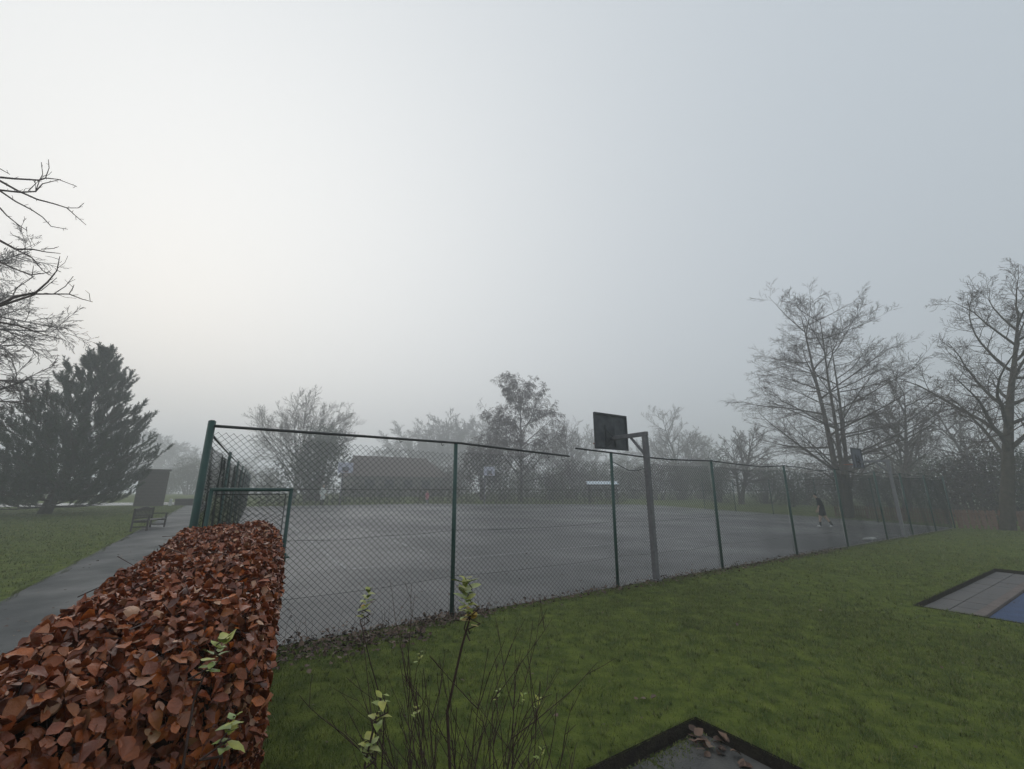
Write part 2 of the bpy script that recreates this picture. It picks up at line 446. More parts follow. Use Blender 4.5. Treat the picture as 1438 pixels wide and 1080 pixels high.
# right hand sunk patio: paving strip, kerb, blue safety surface
pt = tag(bpy.data.objects.new('patio_paving', None), 'sunk grey paving strip beside blue play surface', kind='structure')
COL.objects.link(pt)
b1 = sheet('bed', [6.72, 12.9], [-9.5, -4.43, -3.66], M['soil'], -0.10); b1.parent = pt
for i in range(10):
    for (n0, n1) in ((-3.97, -3.68), (-4.27, -3.98)):
        slab(7.02 + i*0.586, 7.02 + i*0.586 + 0.578, n0, n1, -0.06 + rr.uniform(-0.003, 0.003), 0.035, M['paving'], pt)
for i in range(6): slab(6.74, 7.01, -3.68-(i+1)*0.9, -3.68-i*0.9-0.008, -0.045, 0.05, M['paving'], pt)
for i in range(6): slab(7.02 + i*0.97, 7.02 + i*0.97 + 0.962, -4.42, -4.285, -0.035, 0.055, M['kerb'], pt, 'kerb_block')
bs = slab(7.02, 12.88, -9.45, -4.43, -0.07, 0.025, M['blue_play'], None, 'play_surface')
tag(bs, 'blue rubber play surface sunk in the lawn', kind='structure')

# ------------------------------------------------------------------ chain link fences
def bay_mesh(L, ztop, zbot=0.04, pitch=0.083, r=0.0021, step=0.29, seed=0, k=3, bulge=0.032):
    """woven wires of one bay; x along, y out of plane; ztop(x) height of the upper edge"""
    rr = random.Random(seed)
    ph, amp = rr.uniform(0, 6), bulge
    zmax = 2.62
    segs = []
    def warp(x, z):
        t = ztop(x)
        zz = zbot + (z - zbot)*(t - zbot)/(zmax - zbot)
        yy = amp*math.sin(x*1.7 + ph)*math.sin(z*1.3 + 1) + amp*0.5*math.sin(x*4.1 + z*2 + ph)
        return (x, yy, zz)
    hh = zmax - zbot
    m = int((L + hh)/pitch)
    for sgn in (1, -1):
        for i in range(m + 1):
            c = i*pitch - (hh if sgn > 0 else 0)
            # x = c + sgn*(z - zbot)
            lo, hi = (0 - c)*sgn, (L - c)*sgn
            z0, z1 = max(0, min(lo, hi)), min(hh, max(lo, hi))
            if z1 - z0 < 0.02: continue
            q = max(1, int(round((z1 - z0)/step)))
            pts = [warp(min(max(c + sgn*(z0 + (z1-z0)*t/q), 0), L), zbot + z0 + (z1-z0)*t/q) for t in range(q+1)]
            off = 0.0015*sgn
            pts = [(p[0], p[1]+off, p[2]) for p in pts]
            segs += poly_segs(pts, r)
    return tube_mesh('chain_link_mesh', segs, k, True)
def orient(o, a, b, z=0):
    """place local x from a to b (fence coordinates), following the ground"""
    pa, pb = P(*a), P(*b)
    d = pb - pa
    o.matrix_world = Matrix.Translation((pa.x, pa.y, pa.z + z)) @ Matrix(((d.x/d.xy.length, -d.y/d.xy.length, 0, 0), (d.y/d.xy.length, d.x/d.xy.length, 0, 0), (d.z/d.xy.length, 0, 1, 0), (0, 0, 0, 1)))
    return d.xy.length
def post_mesh(h, r=0.028, k=12):
    bm = capped([(0, 0, -0.25, 0, 0, h, r, r), (0, 0, h, 0, 0, h+0.012, r, r*0.6)], k)
    return bm_mesh('post', bm, True)

SS = [-3.39, 0, 3.62, 7.3, 11.2, 14.9, 18.7, 21.8, 25.2, 28.5]
fence = thing('chain_link_fence', 'long green chain link fence with posts along the lawn edge', 'fence', P(0, 0))
def fpart(name, me, material):
    o = link(name, me, material); return o
def adopt(o, par):
    mw = o.matrix_world.copy(); o.parent = par; o.matrix_parent_inverse = par.matrix_world.inverted(); return o
bpy.context.view_layer.update()
HT = 2.64
for i, s in enumerate(SS):
    if i == 0: me = post_mesh(HT + 0.06, 0.042)
    else: me = post_mesh(HT - (0.0 if i < 3 else 0.01*i % 0.03), 0.033)
    o = link('post', me, M['green_steel'], fence)
    o.matrix_parent_inverse = Matrix.Translation(-Vector(fence.location))
    o.location = P(s, 0)
    o.rotation_euler = (0, math.radians((0, -0.6, 0.5, 0.7, 0.2, 1.0, 0.8, 0.3, 0.9, 0.5)[i]), FENCE_ANG)
tops = [lambda x: 2.58 - 0.035*x, lambda x: 2.50 - 0.015*x, lambda x: 2.47 - 0.22*math.exp(-((x-0.55)/0.45)**2) + 0.02*math.sin(x*2),
        lambda x: 2.50 - 0.05*math.sin(x*0.8), lambda x: 2.50 - 0.06*math.sin(x*0.85), lambda x: 2.49 - 0.04*math.sin(x*0.8),
        lambda x: 2.50 - 0.07*math.sin(x), lambda x: 2.50 - 0.05*math.sin(x*0.9), lambda x: 2.5 - 0.08*math.sin(x*0.9)]
FI = Matrix.Translation(-Vector(fence.location))
for i in range(9):
    L = SS[i+1] - SS[i]
    me = bay_mesh(L, tops[i], seed=i, r=0.0025 + 0.00014*i)
    tag(me and link('chain_link_mesh', me, M['wire']), kind='stuff')
    o = [x for x in COL.objects if x.data == me][0]
    o.parent = fence; o.matrix_parent_inverse = FI
    pa = P(SS[i], 0.045)
    o.location = (pa.x, pa.y, 0); o.rotation_euler = (0, 0, FENCE_ANG)
    # top edge wire of the mesh
def fence_line(name, pts, r, material, k=5):
    """pts (s, z) on the fence line"""
    segs = []
    for a, b in zip(pts[:-1], pts[1:]):
        pa, pb = P(a[0], -0.02, a[1]), P(b[0], -0.02, b[1])
        segs.append((*pa, *pb, r, r))
    o = link(name, bm_mesh(name, capped(segs, k), True), material, fence)
    o.matrix_parent_inverse = FI
    return o
fence_line('top_rail', [(-3.36, 2.64), (-1.5, 2.64), (0.05, 2.635), (1.2, 2.58), (2.45, 2.525)], 0.019, M['wire_dark'], 8)
fence_line('top_rail', [(2.62, 2.69), (3.6, 2.655), (4.7, 2.605), (5.6, 2.585), (7.3, 2.62)], 0.017, M['wire_dark'], 8)
rr = random.Random(2)
for i in range(3, 9):
    a, b = SS[i], SS[i+1]
    fence_line('top_rail', [(a, 2.62), (a+0.3*(b-a), 2.60 - 0.02*(i % 2)), (a+0.65*(b-a), 2.545 - 0.025*(i % 3)), (b, 2.62)], 0.014, M['wire_dark'], 6)
for hz, sag in ((1.88, 0.01), (1.25, 0.05), (0.58, 0.06)):
    for i in range(9):
        a, b = SS[i], SS[i+1]
        pts = []
        for t in range(7):
            f = t/6
            pts.append((a+(b-a)*f, hz - sag*4*f*(1-f)*(0.4 + 0.6*rr.random())))
        fence_line('straining_wire', pts, 0.0025, M['wire_dark'], 4)
for s_, dz in ((-1.0, 0.05), (-0.3, 0.06), (1.9, 0.08), (2.25, 0.1), (5.9, 0.1), (8.5, 0.09), (10.2, 0.1), (12.6, 0.1)):
    z0 = float(np.interp(s_, [-3.4, 0, 2.45, 2.62, 5.6, 7.3, 30], [2.64, 2.635, 2.525, 2.69, 2.585, 2.62, 2.6]))
    fence_line('tie_wire', [(s_, z0), (s_+0.015, z0-dz), (s_+0.05, z0-dz*0.7)], 0.005, M['wire_dark'], 4)
# loose wire sagging beside the hoop post
fence_line('tie_wire', [(3.66, 2.46), (3.95, 2.36), (4.15, 2.29), (4.45, 2.30), (4.68, 2.36)], 0.008, M['wire_dark'], 5)

# left and right return fences
def return_fence(label, a, b, bays, group=None, topf=None, r=0.0021, sides=3):
    root = thing('chain_link_fence', label, 'fence', P(*a))
    base = Matrix.Translation(-Vector(root.location))
    me = None; pm = post_mesh(HT - 0.03, 0.03)
    for i in range(bays + 1):
        t = i/bays; q = (a[0]+(b[0]-a[0])*t, a[1]+(b[1]-a[1])*t)
        if i > 0:
            o = link('post', pm, M['green_steel'], root); o.matrix_parent_inverse = base; o.location = P(*q)
        if i < bays:
            q2 = (a[0]+(b[0]-a[0])*(i+1)/bays, a[1]+(b[1]-a[1])*(i+1)/bays)
            L = (P(*q2) - P(*q)).xy.length
            if me is None: me = bay_mesh(L, topf or (lambda x: 2.5 - 0.06*math.sin(x*0.85)), seed=77, r=r, k=sides, step=0.4)
            o = link('chain_link_mesh', me, M['wire']); tag(o, kind='stuff')
            orient(o, q, q2)
            mw = o.matrix_world.copy(); o.parent = root; o.matrix_parent_inverse = base; o.matrix_basis = mw
            pa, pb = P(*q, 2.55), P(*q2, 2.55)
            o = link('top_rail', bm_mesh('top_rail', capped([(*pa, *pb, 0.014, 0.014)], 6), True), M['wire_dark'], root); o.matrix_parent_inverse = base
    return root
return_fence('green chain link fence running back from the gate beside the asphalt path', (-3.39, 0.0), (-1.8, 36), 8, topf=lambda x: 2.46 - 0.05*math.sin(x*0.85))
return_fence('green chain link fence closing the court end under the tall bare trees', (28.6, 0.05), (33.3, 17), 5)

# ------------------------------------------------------------------ gate
gate = thing('gate', 'green tube framed mesh gate behind the copper hedge', 'gate', P(-3.3, -0.12), FENCE_ANG)
def gtube(name, segs, material, k=8): return link(name, bm_mesh(name, capped(segs, k), True), material, gate)
gtube('frame', [(0.03, 0, 0.08, 0.03, 0, 1.87, 0.022, 0.022), (0.88, 0, 0.08, 0.88, 0, 1.87, 0.022, 0.022), (0.01, 0, 1.87, 0.90, 0, 1.87, 0.022, 0.022), (0.01, 0, 0.1, 0.90, 0, 0.1, 0.022, 0.022)], M['green_steel'])
gtube('tension_bar', [(0.085, 0.01, 0.13, 0.085, 0.01, 1.82, 0.006, 0.006)], M['wire_dark'], 6)
gtube('tension_bar', [(0.825, 0.01, 0.13, 0.825, 0.01, 1.82, 0.006, 0.006)], M['wire_dark'], 6)
gtube('tension_bar', [(0.085, 0.01, 1.815, 0.825, 0.01, 1.815, 0.006, 0.006)], M['wire_dark'], 6)
for z in (1.35, 0.35): gtube('hinge', [(-0.07, 0, z, 0.06, 0, z, 0.016, 0.016), (-0.06, 0, z-0.05, -0.06, 0, z+0.05, 0.02, 0.02)], M['green_steel'])
gtube('latch', [(0.80, -0.03, 1.05, 0.95, -0.03, 1.05, 0.012, 0.012), (0.9, -0.03, 1.0, 0.9, -0.03, 1.1, 0.016, 0.016)], M['green_steel'])
o = link('gate_mesh', bay_mesh(0.74, lambda x: 1.81, zbot=0.12, seed=5, r=0.0021, bulge=0.006), M['wire'], gate); o.location = (0.085, 0.012, 0); tag(o, kind='stuff')

# ------------------------------------------------------------------ basketball hoops
def hoop(label, s, pm, bmat='board_back'):
    """local: x along the fence, y into the court"""
    r = thing('basketball_hoop', label, 'basketball hoop', P(s, -0.06), FENCE_ANG)
    box('post', -0.055, 0.055, -0.055, 0.055, -0.25, 3.08, pm, r, 0.008)
    box('base_collar', -0.085, 0.085, -0.085, 0.085, -0.2, 0.05, pm, r, 0.005)
    box('arm', -0.045, 0.045, -0.066, 0.97, 3.085, 3.18, pm, r, 0.006)
    bm = capped([(0, 0.0, 2.62, 0, 0.42, 3.09, 0.035, 0.035)], 4)
    link('brace', bm_mesh('brace', bm), pm, r)
    bd = box('backboard', -0.57, 0.57, 1.04, 1.062, 2.86, 3.74, M[bmat], r, 0.003)
    fr = bmesh.new()
    box_bm(fr, -0.575, 0.575, 1.005, 1.039, 2.852, 2.90); box_bm(fr, -0.58, -0.545, 1.008, 1.038, 2.903, 3.70); box_bm(fr, 0.545, 0.58, 1.008, 1.038, 2.903, 3.70); box_bm(fr, -0.575, 0.575, 1.005, 1.039, 3.703, 3.75)
    link('frame', bm_mesh('frame', fr), M['board_frame'], bd)
    bt = bmesh.new(); box_bm(bt, -0.21, -0.175, 1.015, 1.038, 2.903, 3.45)
    link('batten', bm_mesh('batten', bt), M['board_frame'], bd)
    st = capped([(0, 0.93, 3.13, -0.20, 1.03, 3.36, 0.018, 0.018), (0, 0.93, 3.13, 0.12, 1.03, 3.38, 0.018, 0.018), (0, 0.93, 3.13, -0.16, 1.03, 2.93, 0.018, 0.018), (0, 0.93, 3.13, 0.14, 1.03, 2.93, 0.018, 0.018), (0, 0.9, 3.13, 0, 1.04, 3.13, 0.05, 0.05)], 6)
    link('bracket', bm_mesh('bracket', st), M['board_frame'], r)
    pts = [(0.225*math.cos(t*math.pi/10), 1.36 + 0.225*math.sin(t*math.pi/10), 3.04) for t in range(21)]
    link('rim', bm_mesh('rim', capped(poly_segs(pts, 0.010) + [(-0.1, 1.06, 3.04, -0.05, 1.15, 3.04, 0.009, 0.009), (0.1, 1.06, 3.04, 0.05, 1.15, 3.04, 0.009, 0.009)], 6), True), M['rim'], r)
    return r
hoop('grey square steel basketball post leaning its dark backboard over the fence beside lawn', 4.72, M['post_steel'])
hoop('pale grey basketball post with bluish backboard under the bare tree branches', 20.44, M['post_pale'], 'board_blue')
def far_hoop(label, s, n, z):
    r = thing('basketball_hoop', label, 'basketball hoop', P(s, n), FENCE_ANG)
    box('post', -0.05, 0.05, 0.9, 1.0, -0.1, 3.1, M['post_steel'], r)
    box('arm', -0.04, 0.04, 0.02, 0.9, 3.0, 3.09, M['post_steel'], r)
    bd = box('backboard', -0.65, 0.65, -0.02, 0.015, 2.9, 3.8, M['board_white'], r)
    box('target_square', -0.28, 0.28, -0.03, -0.023, 3.0, 3.4, M['grey_cloth'], bd)
    pts = [(0.225*math.cos(t*math.pi/6), -0.3 + 0.225*math.sin(t*math.pi/6), 3.0) for t in range(13)]
    link('rim', bm_mesh('rim', capped(poly_segs(pts, 0.015), 5), True), M['rim'], r)
far_hoop('basketball hoop with pale lilac board before the evergreen tree beyond the court', 5.3, 33.6, 0)
far_hoop('basketball hoop with whitish board before the weeping birch beyond the court', 19.0, 31.5, 0)

# ------------------------------------------------------------------ leaves
def leaf_variants(n, L=0.075, W=0.052, seed=0, curl=1.0, tooth=0.10):
    rr = random.Random(seed); out_ = []
    xs = [0.16, 0.45, 0.76]; prof = [0.66, 1.0, 0.60]
    for i in range(n):
        l = L*rr.uniform(0.75, 1.15); w = W*rr.uniform(0.8, 1.15)
        fold = rr.uniform(0.0, 0.6)*curl; cu = rr.uniform(-0.6, 0.4)*curl; tw = rr.uniform(-0.35, 0.35)*curl
        v = [(0, 0, 0), (l*0.30, 0, 0.02*l), (l*0.68, 0, cu*l*0.22), (l, rr.uniform(-.06, .06)*l, cu*l*0.6)]
        for sg in (1, -1):
            for x, q in zip(xs, prof):
                y = sg*w*0.5*q*(1 + rr.uniform(-tooth, tooth)); xx = l*(x + rr.uniform(-0.03, 0.03))
                v.append((xx, y, abs(y)*fold + cu*l*0.6*x*x + tw*y*x + rr.uniform(-0.06, 0.06)*l))
        out_.append(np.array(v))
    F = [(0, 1, 4), (4, 1, 5), (1, 2, 5), (5, 2, 6), (2, 3, 6), (0, 7, 1), (7, 8, 1), (1, 8, 2), (8, 9, 2), (2, 9, 3)]
    return out_, np.array(F)
def scatter_leaves(name, pos, xdir, nrm, variants, F, seed, scl=None):
    """xdir: leaf axis, nrm: leaf normal (arrays)"""
    rg = np.random.default_rng(seed)
    n = len(pos)
    z = nrm/np.linalg.norm(nrm, axis=1, keepdims=True)
    x = xdir - (xdir*z).sum(1, keepdims=True)*z
    x /= np.maximum(np.linalg.norm(x, axis=1, keepdims=True), 1e-6)
    y = np.cross(z, x)
    VV = np.stack(variants); pick = rg.integers(0, len(variants), n)
    v = VV[pick]
    if scl is not None: v = v*scl[:, None, None]
    W = pos[:, None, :] + v[:, :, 0:1]*x[:, None, :] + v[:, :, 1:2]*y[:, None, :] + v[:, :, 2:3]*z[:, None, :]
    k = VV.shape[1]
    FF = (np.arange(n)*k)[:, None, None] + F[None]
    return W.reshape(-1, 3), FF.reshape(-1, F.shape[1]), (x, y, z, pick)

# ------------------------------------------------------------------ copper hedge
HP = np.array([(-2.65, 5.0), (-1.71, 3.3), (-0.81, 1.5), (-0.86, 0.95), (-0.97, 0.3), (-1.5, 0.3), (-1.33, 1.2), (-3.64, 4.85)])
HTOP = 1.475
hedge = thing('copper_hedge', 'clipped beech hedge with copper brown winter leaves beside the lawn and path', 'hedge', (-1.8, 2.8, 0))
HI = Matrix.Translation((1.8, -2.8, 0))
def edge_dist(p):
    d = np.full(len(p), 9.0); nr = np.zeros((len(p), 2))
    for i in range(len(HP)):
        a, b = HP[i], HP[(i+1) % len(HP)]
        e = b - a; L = np.linalg.norm(e); e = e/L
        nn_ = np.array([-e[1], e[0]])            # candidate normal
        t = np.clip(((p - a)@e), 0, L); q = a + t[:, None]*e
        dd = np.linalg.norm(p - q, axis=1)
        better = dd < d
        d[better] = dd[better]
        v = q - p; ln = np.maximum(np.linalg.norm(v, axis=1, keepdims=True), 1e-6)
        nr[better] = (v/ln)[better]
    return d, nr
def inside(p):
    c = np.zeros(len(p), bool)
    for i in range(len(HP)):
        a, b = HP[i], HP[(i+1) % len(HP)]
        cond = ((a[1] > p[:, 1]) != (b[1] > p[:, 1]))
        xx = (b[0]-a[0])*(p[:, 1]-a[1])/(b[1]-a[1]+1e-12) + a[0]
        c ^= cond & (p[:, 0] < xx)
    return c
rg = np.random.default_rng(11)
def htop(x, y): return HTOP + 0.022*np.sin(x*5.1 + y*3.3) + 0.02*np.sin(y*7.7 - x*2.1) + 0.012*np.sin(x*17 + y*13)
c = rg.uniform([-3.7, 0.25], [-0.65, 5.05], (130000, 2)); c = c[inside(c)][:23500]
d, nr = edge_dist(c)
RND = 0.17
e = np.clip(d, 0, RND)
drop = RND - np.sqrt(np.maximum(RND**2 - (RND-e)**2, 0))
zt = htop(c[:, 0], c[:, 1]) - drop - np.abs(rg.normal(0, 0.07, len(c))) + 0.03
slope = np.clip((RND - e)/RND, 0, 1)[:, None]
nrm_t = np.concatenate([nr*slope*1.2, np.ones((len(c), 1))], 1) + rg.normal(0, 0.55, (len(c), 3))
axis_t = np.concatenate([rg.normal(0, 1, (len(c), 2)) + nr*0.7, rg.normal(-0.25, 0.3, (len(c), 1))], 1)
pos_t = np.column_stack([c, zt])
# sides
sp, sn_, sx = [], [], []
for i in range(len(HP)):
    a, b = HP[i], HP[(i+1) % len(HP)]
    e_ = b - a; L = np.linalg.norm(e_); ed = e_/L; no = np.array([-ed[1], ed[0]])
    mid = (a+b)/2 + no*0.02
    if inside(mid[None])[0]: no = -no
    dens = 3000 if i in (0, 1, 2, 3) else 1100
    m = int(L*1.45*dens)
    t = rg.uniform(0, 1, m); z = rg.uniform(0.02, HTOP-0.08, m)
    ins = np.abs(rg.normal(0, 0.07, m)) + np.clip(z - (HTOP-RND), 0, 1)**2*1.5 + 0.03*np.sin(z*7 + t*L*5)
    q = a + t[:, None]*e_ - no*ins[:, None]
    sp.append(np.column_stack([q, z]))
    nn3 = np.column_stack([np.tile(no, (m, 1)), np.full(m, 0.45)]) + rg.normal(0, 0.42, (m, 3))
    sn_.append(nn3)
    sx.append(np.column_stack([no[None]*0.5 + rg.normal(0, 0.45, (m, 2)), rg.normal(-0.9, 0.35, m)]))
pos = np.concatenate([pos_t] + sp); nrm = np.concatenate([nrm_t] + sn_); ax = np.concatenate([axis_t] + sx)
scl = rg.uniform(0.5, 1.35, len(pos))*np.clip(np.linalg.norm(pos - np.array([0, 0, CAM_H]), axis=1)/1.25, 0.55, 1.0)
lv, LF = leaf_variants(24, 0.035, 0.028, 4, 2.2, 0.10)
# leaves seen largest: nearest to the viewpoint inside the view, outermost layer
vdir = pos - np.array([0, 0, CAM_H]); dist = np.linalg.norm(vdir, axis=1)
cpt, spt = math.cos(PITCH), math.sin(PITCH)
Fz = pos[:, 1]*cpt + (pos[:, 2]-CAM_H)*spt
uu = 719 + FPX*pos[:, 0]/np.maximum(Fz, 1e-3); vv = 540 - FPX*(-pos[:, 1]*spt + (pos[:, 2]-CAM_H)*cpt)/np.maximum(Fz, 1e-3)
vis = (Fz > 0.1) & (uu > 5) & (uu < 1430) & (vv < 1075)
facing = -(nrm*vdir).sum(1)/(dist*np.linalg.norm(nrm, axis=1))
d2, _ = edge_dist(pos[:, :2])
outer = (d2 < 0.035) | (pos[:, 2] > htop(pos[:, 0], pos[:, 1]) - 0.03)
score = np.where(vis & outer & (facing > 0.2), dist, 99)
order = np.argsort(score)[:300]
mask = np.ones(len(pos), bool); mask[order] = False
V, F, _ = scatter_leaves('leaves', pos[mask], ax[mask], nrm[mask], lv, LF, 1, scl[mask])
o = link('leaves', np_mesh('leaves', V, [F], True), M['copper_leaf'], hedge); o.matrix_parent_inverse = HI; tag(o, kind='stuff')
lmes = [np_mesh('leaf', v, [LF], True) for v in lv]
for me in lmes: me.materials.append(M['copper_leaf'])
for q in order:
    z_ = Vector(nrm[q]).normalized(); x_ = Vector(ax[q]); x_ = (x_ - z_*x_.dot(z_)).normalized(); y_ = z_.cross(x_)
    o = bpy.data.objects.new('leaf', lmes[int(q) % 24]); COL.objects.link(o); o.parent = hedge; o.matrix_parent_inverse = HI
    mw = Matrix((x_, y_, z_)).transposed().to_4x4(); mw.translation = Vector(pos[q])
    o.matrix_basis = mw @ Matrix.Scale(float(scl[q]), 4)
# inner mass of twigs: shrunk core plus real twigs poking between the leaves
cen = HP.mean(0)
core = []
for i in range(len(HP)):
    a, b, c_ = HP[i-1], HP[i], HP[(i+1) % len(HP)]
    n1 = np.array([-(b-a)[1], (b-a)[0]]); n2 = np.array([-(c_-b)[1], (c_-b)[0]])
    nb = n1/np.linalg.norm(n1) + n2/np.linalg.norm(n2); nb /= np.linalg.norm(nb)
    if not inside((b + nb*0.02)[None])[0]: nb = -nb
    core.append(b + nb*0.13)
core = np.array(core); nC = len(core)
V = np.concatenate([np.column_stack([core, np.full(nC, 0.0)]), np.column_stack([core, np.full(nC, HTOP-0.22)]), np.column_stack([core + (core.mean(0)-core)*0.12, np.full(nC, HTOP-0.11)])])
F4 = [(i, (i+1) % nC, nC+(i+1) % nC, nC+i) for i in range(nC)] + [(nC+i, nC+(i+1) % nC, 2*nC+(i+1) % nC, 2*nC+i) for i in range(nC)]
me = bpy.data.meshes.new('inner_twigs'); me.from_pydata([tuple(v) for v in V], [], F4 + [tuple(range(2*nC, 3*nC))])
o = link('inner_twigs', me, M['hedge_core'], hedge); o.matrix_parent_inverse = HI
segs = []
for q in rg.choice(len(pos), 2200, replace=False):
    p_ = pos[q]; dn = nrm[q]/np.linalg.norm(nrm[q])
    a_ = p_ - dn*0.16 + rg.normal(0, 0.04, 3); b_ = p_ + dn*rg.uniform(-0.02, 0.035)
    segs.append((*a_, *b_, 0.0028, 0.0014))
o = link('twigs', tube_mesh('twigs', segs, 3), M['bark_red'], hedge); o.matrix_parent_inverse = HI; tag(o, kind='stuff')

# ------------------------------------------------------------------ grass
def vnoise(x, y, seed):
    gr = np.random.default_rng(seed).uniform(-1, 1, (257, 257))
    xi = np.floor(x).astype(int); yi = np.floor(y).astype(int); fx = x - xi; fy = y - yi
    fx = fx*fx*(3-2*fx); fy = fy*fy*(3-2*fy)
    g_ = lambda a, b: gr[a % 257, b % 257]
    return (g_(xi, yi)*(1-fx) + g_(xi+1, yi)*fx)*(1-fy) + (g_(xi, yi+1)*(1-fx) + g_(xi+1, yi+1)*fx)*fy
def grass(name, regions, label, seed):
    rg = np.random.default_rng(seed); Vs = []; Fs = []; base = 0
    for (s0, s1, n0, n1, count, hgt, wid) in regions:
        s = rg.uniform(s0, s1, count); n = rg.uniform(n0, n1, count)
        keep = ~(((s > SLAB[0]-.01) & (s < SLAB[1]+.01) & (n < SLAB[3]+.01) & (n > SLAB[2])) | ((s > PATIO[0]-.01) & (s < PATIO[1]+.01) & (n < PATIO[3]+.01) & (n > PATIO[2])))
        X = AX + D1[0]*s + NN[0]*n; Y = AY + D1[1]*s + NN[1]*n
        f_ = Y*cpt - 1.85*spt
        u = 719 + FPX*X/np.maximum(f_, 0.1); v = 540 + FPX*(Y*spt + 1.85*cpt)/np.maximum(f_, 0.1)
        keep &= (f_ > 0.3) & (u > -160) & (u < 1600) & (v < 1230)
        # clumps: thin out by smooth noise
        cl = vnoise(s*6.5, n*6.5, 1)*2.2 + vnoise(s*1.7, n*1.7, 2)*1.6
        keep &= rg.uniform(-3.2, 2.2, count) < cl + 1.6
        s, n, cl = s[keep], n[keep], cl[keep]; m = len(s)
        if m == 0: continue
        X = AX + D1[0]*s + NN[0]*n; Y = AY + D1[1]*s + NN[1]*n
        nm = np.clip(n, 0, 70); Z = 0.018*nm*nm/(nm+3)
        h = hgt*rg.uniform(0.5, 1.25, m)*(1 + 0.16*cl); w = wid*rg.uniform(0.7, 1.3, m)
        az = rg.uniform(0, 2*math.pi, m); ln = rg.uniform(0.15, 1.1, m)*h; la = rg.uniform(0, 2*math.pi, m)
        p0 = np.column_stack([X, Y, Z - 0.004])
        sd = np.column_stack([np.cos(az), np.sin(az), np.zeros(m)])*w[:, None]/2
        ld = np.column_stack([np.cos(la), np.sin(la), np.zeros(m)])*ln[:, None]
        up = np.array([[0, 0, 1.]])*h[:, None]
        mid = p0 + ld*0.35 + up*0.62; tip = p0 + ld + up
        Vs.append(np.stack([p0 - sd, p0 + sd, mid + sd*0.75, mid - sd*0.75, tip], 1).reshape(-1, 3))
        bb = (np.arange(m)*5)[:, None] + base
        Fs.append((bb + np.array([[0, 1, 2, 3]]), bb + np.array([[3, 2, 4]])))
        base += m*5
    me = np_mesh(name, np.concatenate(Vs), [np.concatenate([f[0] for f in Fs]), np.concatenate([f[1] for f in Fs])])
    return tag(link(name, me, M['grass_blade']), label, 'grass', kind='stuff')
grass('lawn_grass', [(-3.2, 5.5, -6.6, -0.12, 150000, 0.034, 0.0036), (2.5, 9.5, -9, -0.12, 75000, 0.036, 0.005), (9, 16, -12, -0.12, 60000, 0.038, 0.008), (16, 30.5, -16, -0.12, 60000, 0.042, 0.013)], 'short damp green grass of the lawn before the fence', 1)
grass('far_lawn_grass', [(-22, -6.15, -2, 16, 70000, 0.045, 0.012), (-34, -6.15, 16, 40.5, 60000, 0.055, 0.024)], 'short green grass of the lawn across the path', 2)
# coarse tufts standing out of the short turf
rg = np.random.default_rng(44)
tv = []; tf = []
def tufts(count, s0, s1, n0, n1, hgt, wid, blades):
    for _ in range(count):
        s_, n_ = rg.uniform(s0, s1), rg.uniform(n0, n1)
        if in_hole(s_, n_): continue
        c_ = P(s_, n_, -0.003); rad = rg.uniform(0.012, 0.04)
        if c_.y < 1.5 or abs(c_.x) > c_.y*1.35 + 1: continue
        for b_ in range(blades):
            a_ = rg.uniform(0, 6.28); q = c_ + Vector((math.cos(a_), math.sin(a_), 0))*rad*rg.random()
            h = hgt*rg.uniform(0.5, 1.2); d_ = Vector((math.cos(a_), math.sin(a_), 0))*h*rg.uniform(0.2, 0.9)
            sd = Vector((-math.sin(a_), math.cos(a_), 0))*wid
            k = len(tv); tv.extend([q - sd, q + sd, q + d_ + Vector((0, 0, h))]); tf.append((k, k+1, k+2))
tufts(1500, -3.2, 6, -6.5, -0.2, 0.055, 0.0028, 14)
tufts(1400, 5, 16, -9, -0.2, 0.06, 0.005, 12)
tufts(900, -14, -6.3, -1, 18, 0.06, 0.007, 10)
tag(link('turf_tufts', np_mesh('turf_tufts', tv, [tf]), M['grass_blade']), 'coarser grass tufts scattered through the short turf', 'grass', kind='stuff')
# turf creeping over the path edges
ev = []; ef = []
for i in range(7000):
    n_ = rg.uniform(-1, 40); s_ = -6.00 + 0.06*float(np.sin(n_*1.9) + 0.6*np.sin(n_*5.3)) + rg.normal(0, 0.03) + 0.0026*n_*(-0.4)
    p = P(s_, n_, 0.0); h = rg.uniform(0.03, 0.07); d_ = Vector((D1[0], D1[1], 0))*rg.uniform(-0.02, 0.05)
    w = 0.006 + 0.0004*n_; sd = Vector((NN[0], NN[1], 0))*w
    k = len(ev); ev += [p - sd, p + sd, p + d_ + Vector((0, 0, h))]; ef.append((k, k+1, k+2))
tag(link('path_edge_grass', np_mesh('path_edge_grass', ev, [ef]), M['grass_blade']), 'ragged turf creeping over the asphalt path edge', 'grass', kind='stuff')
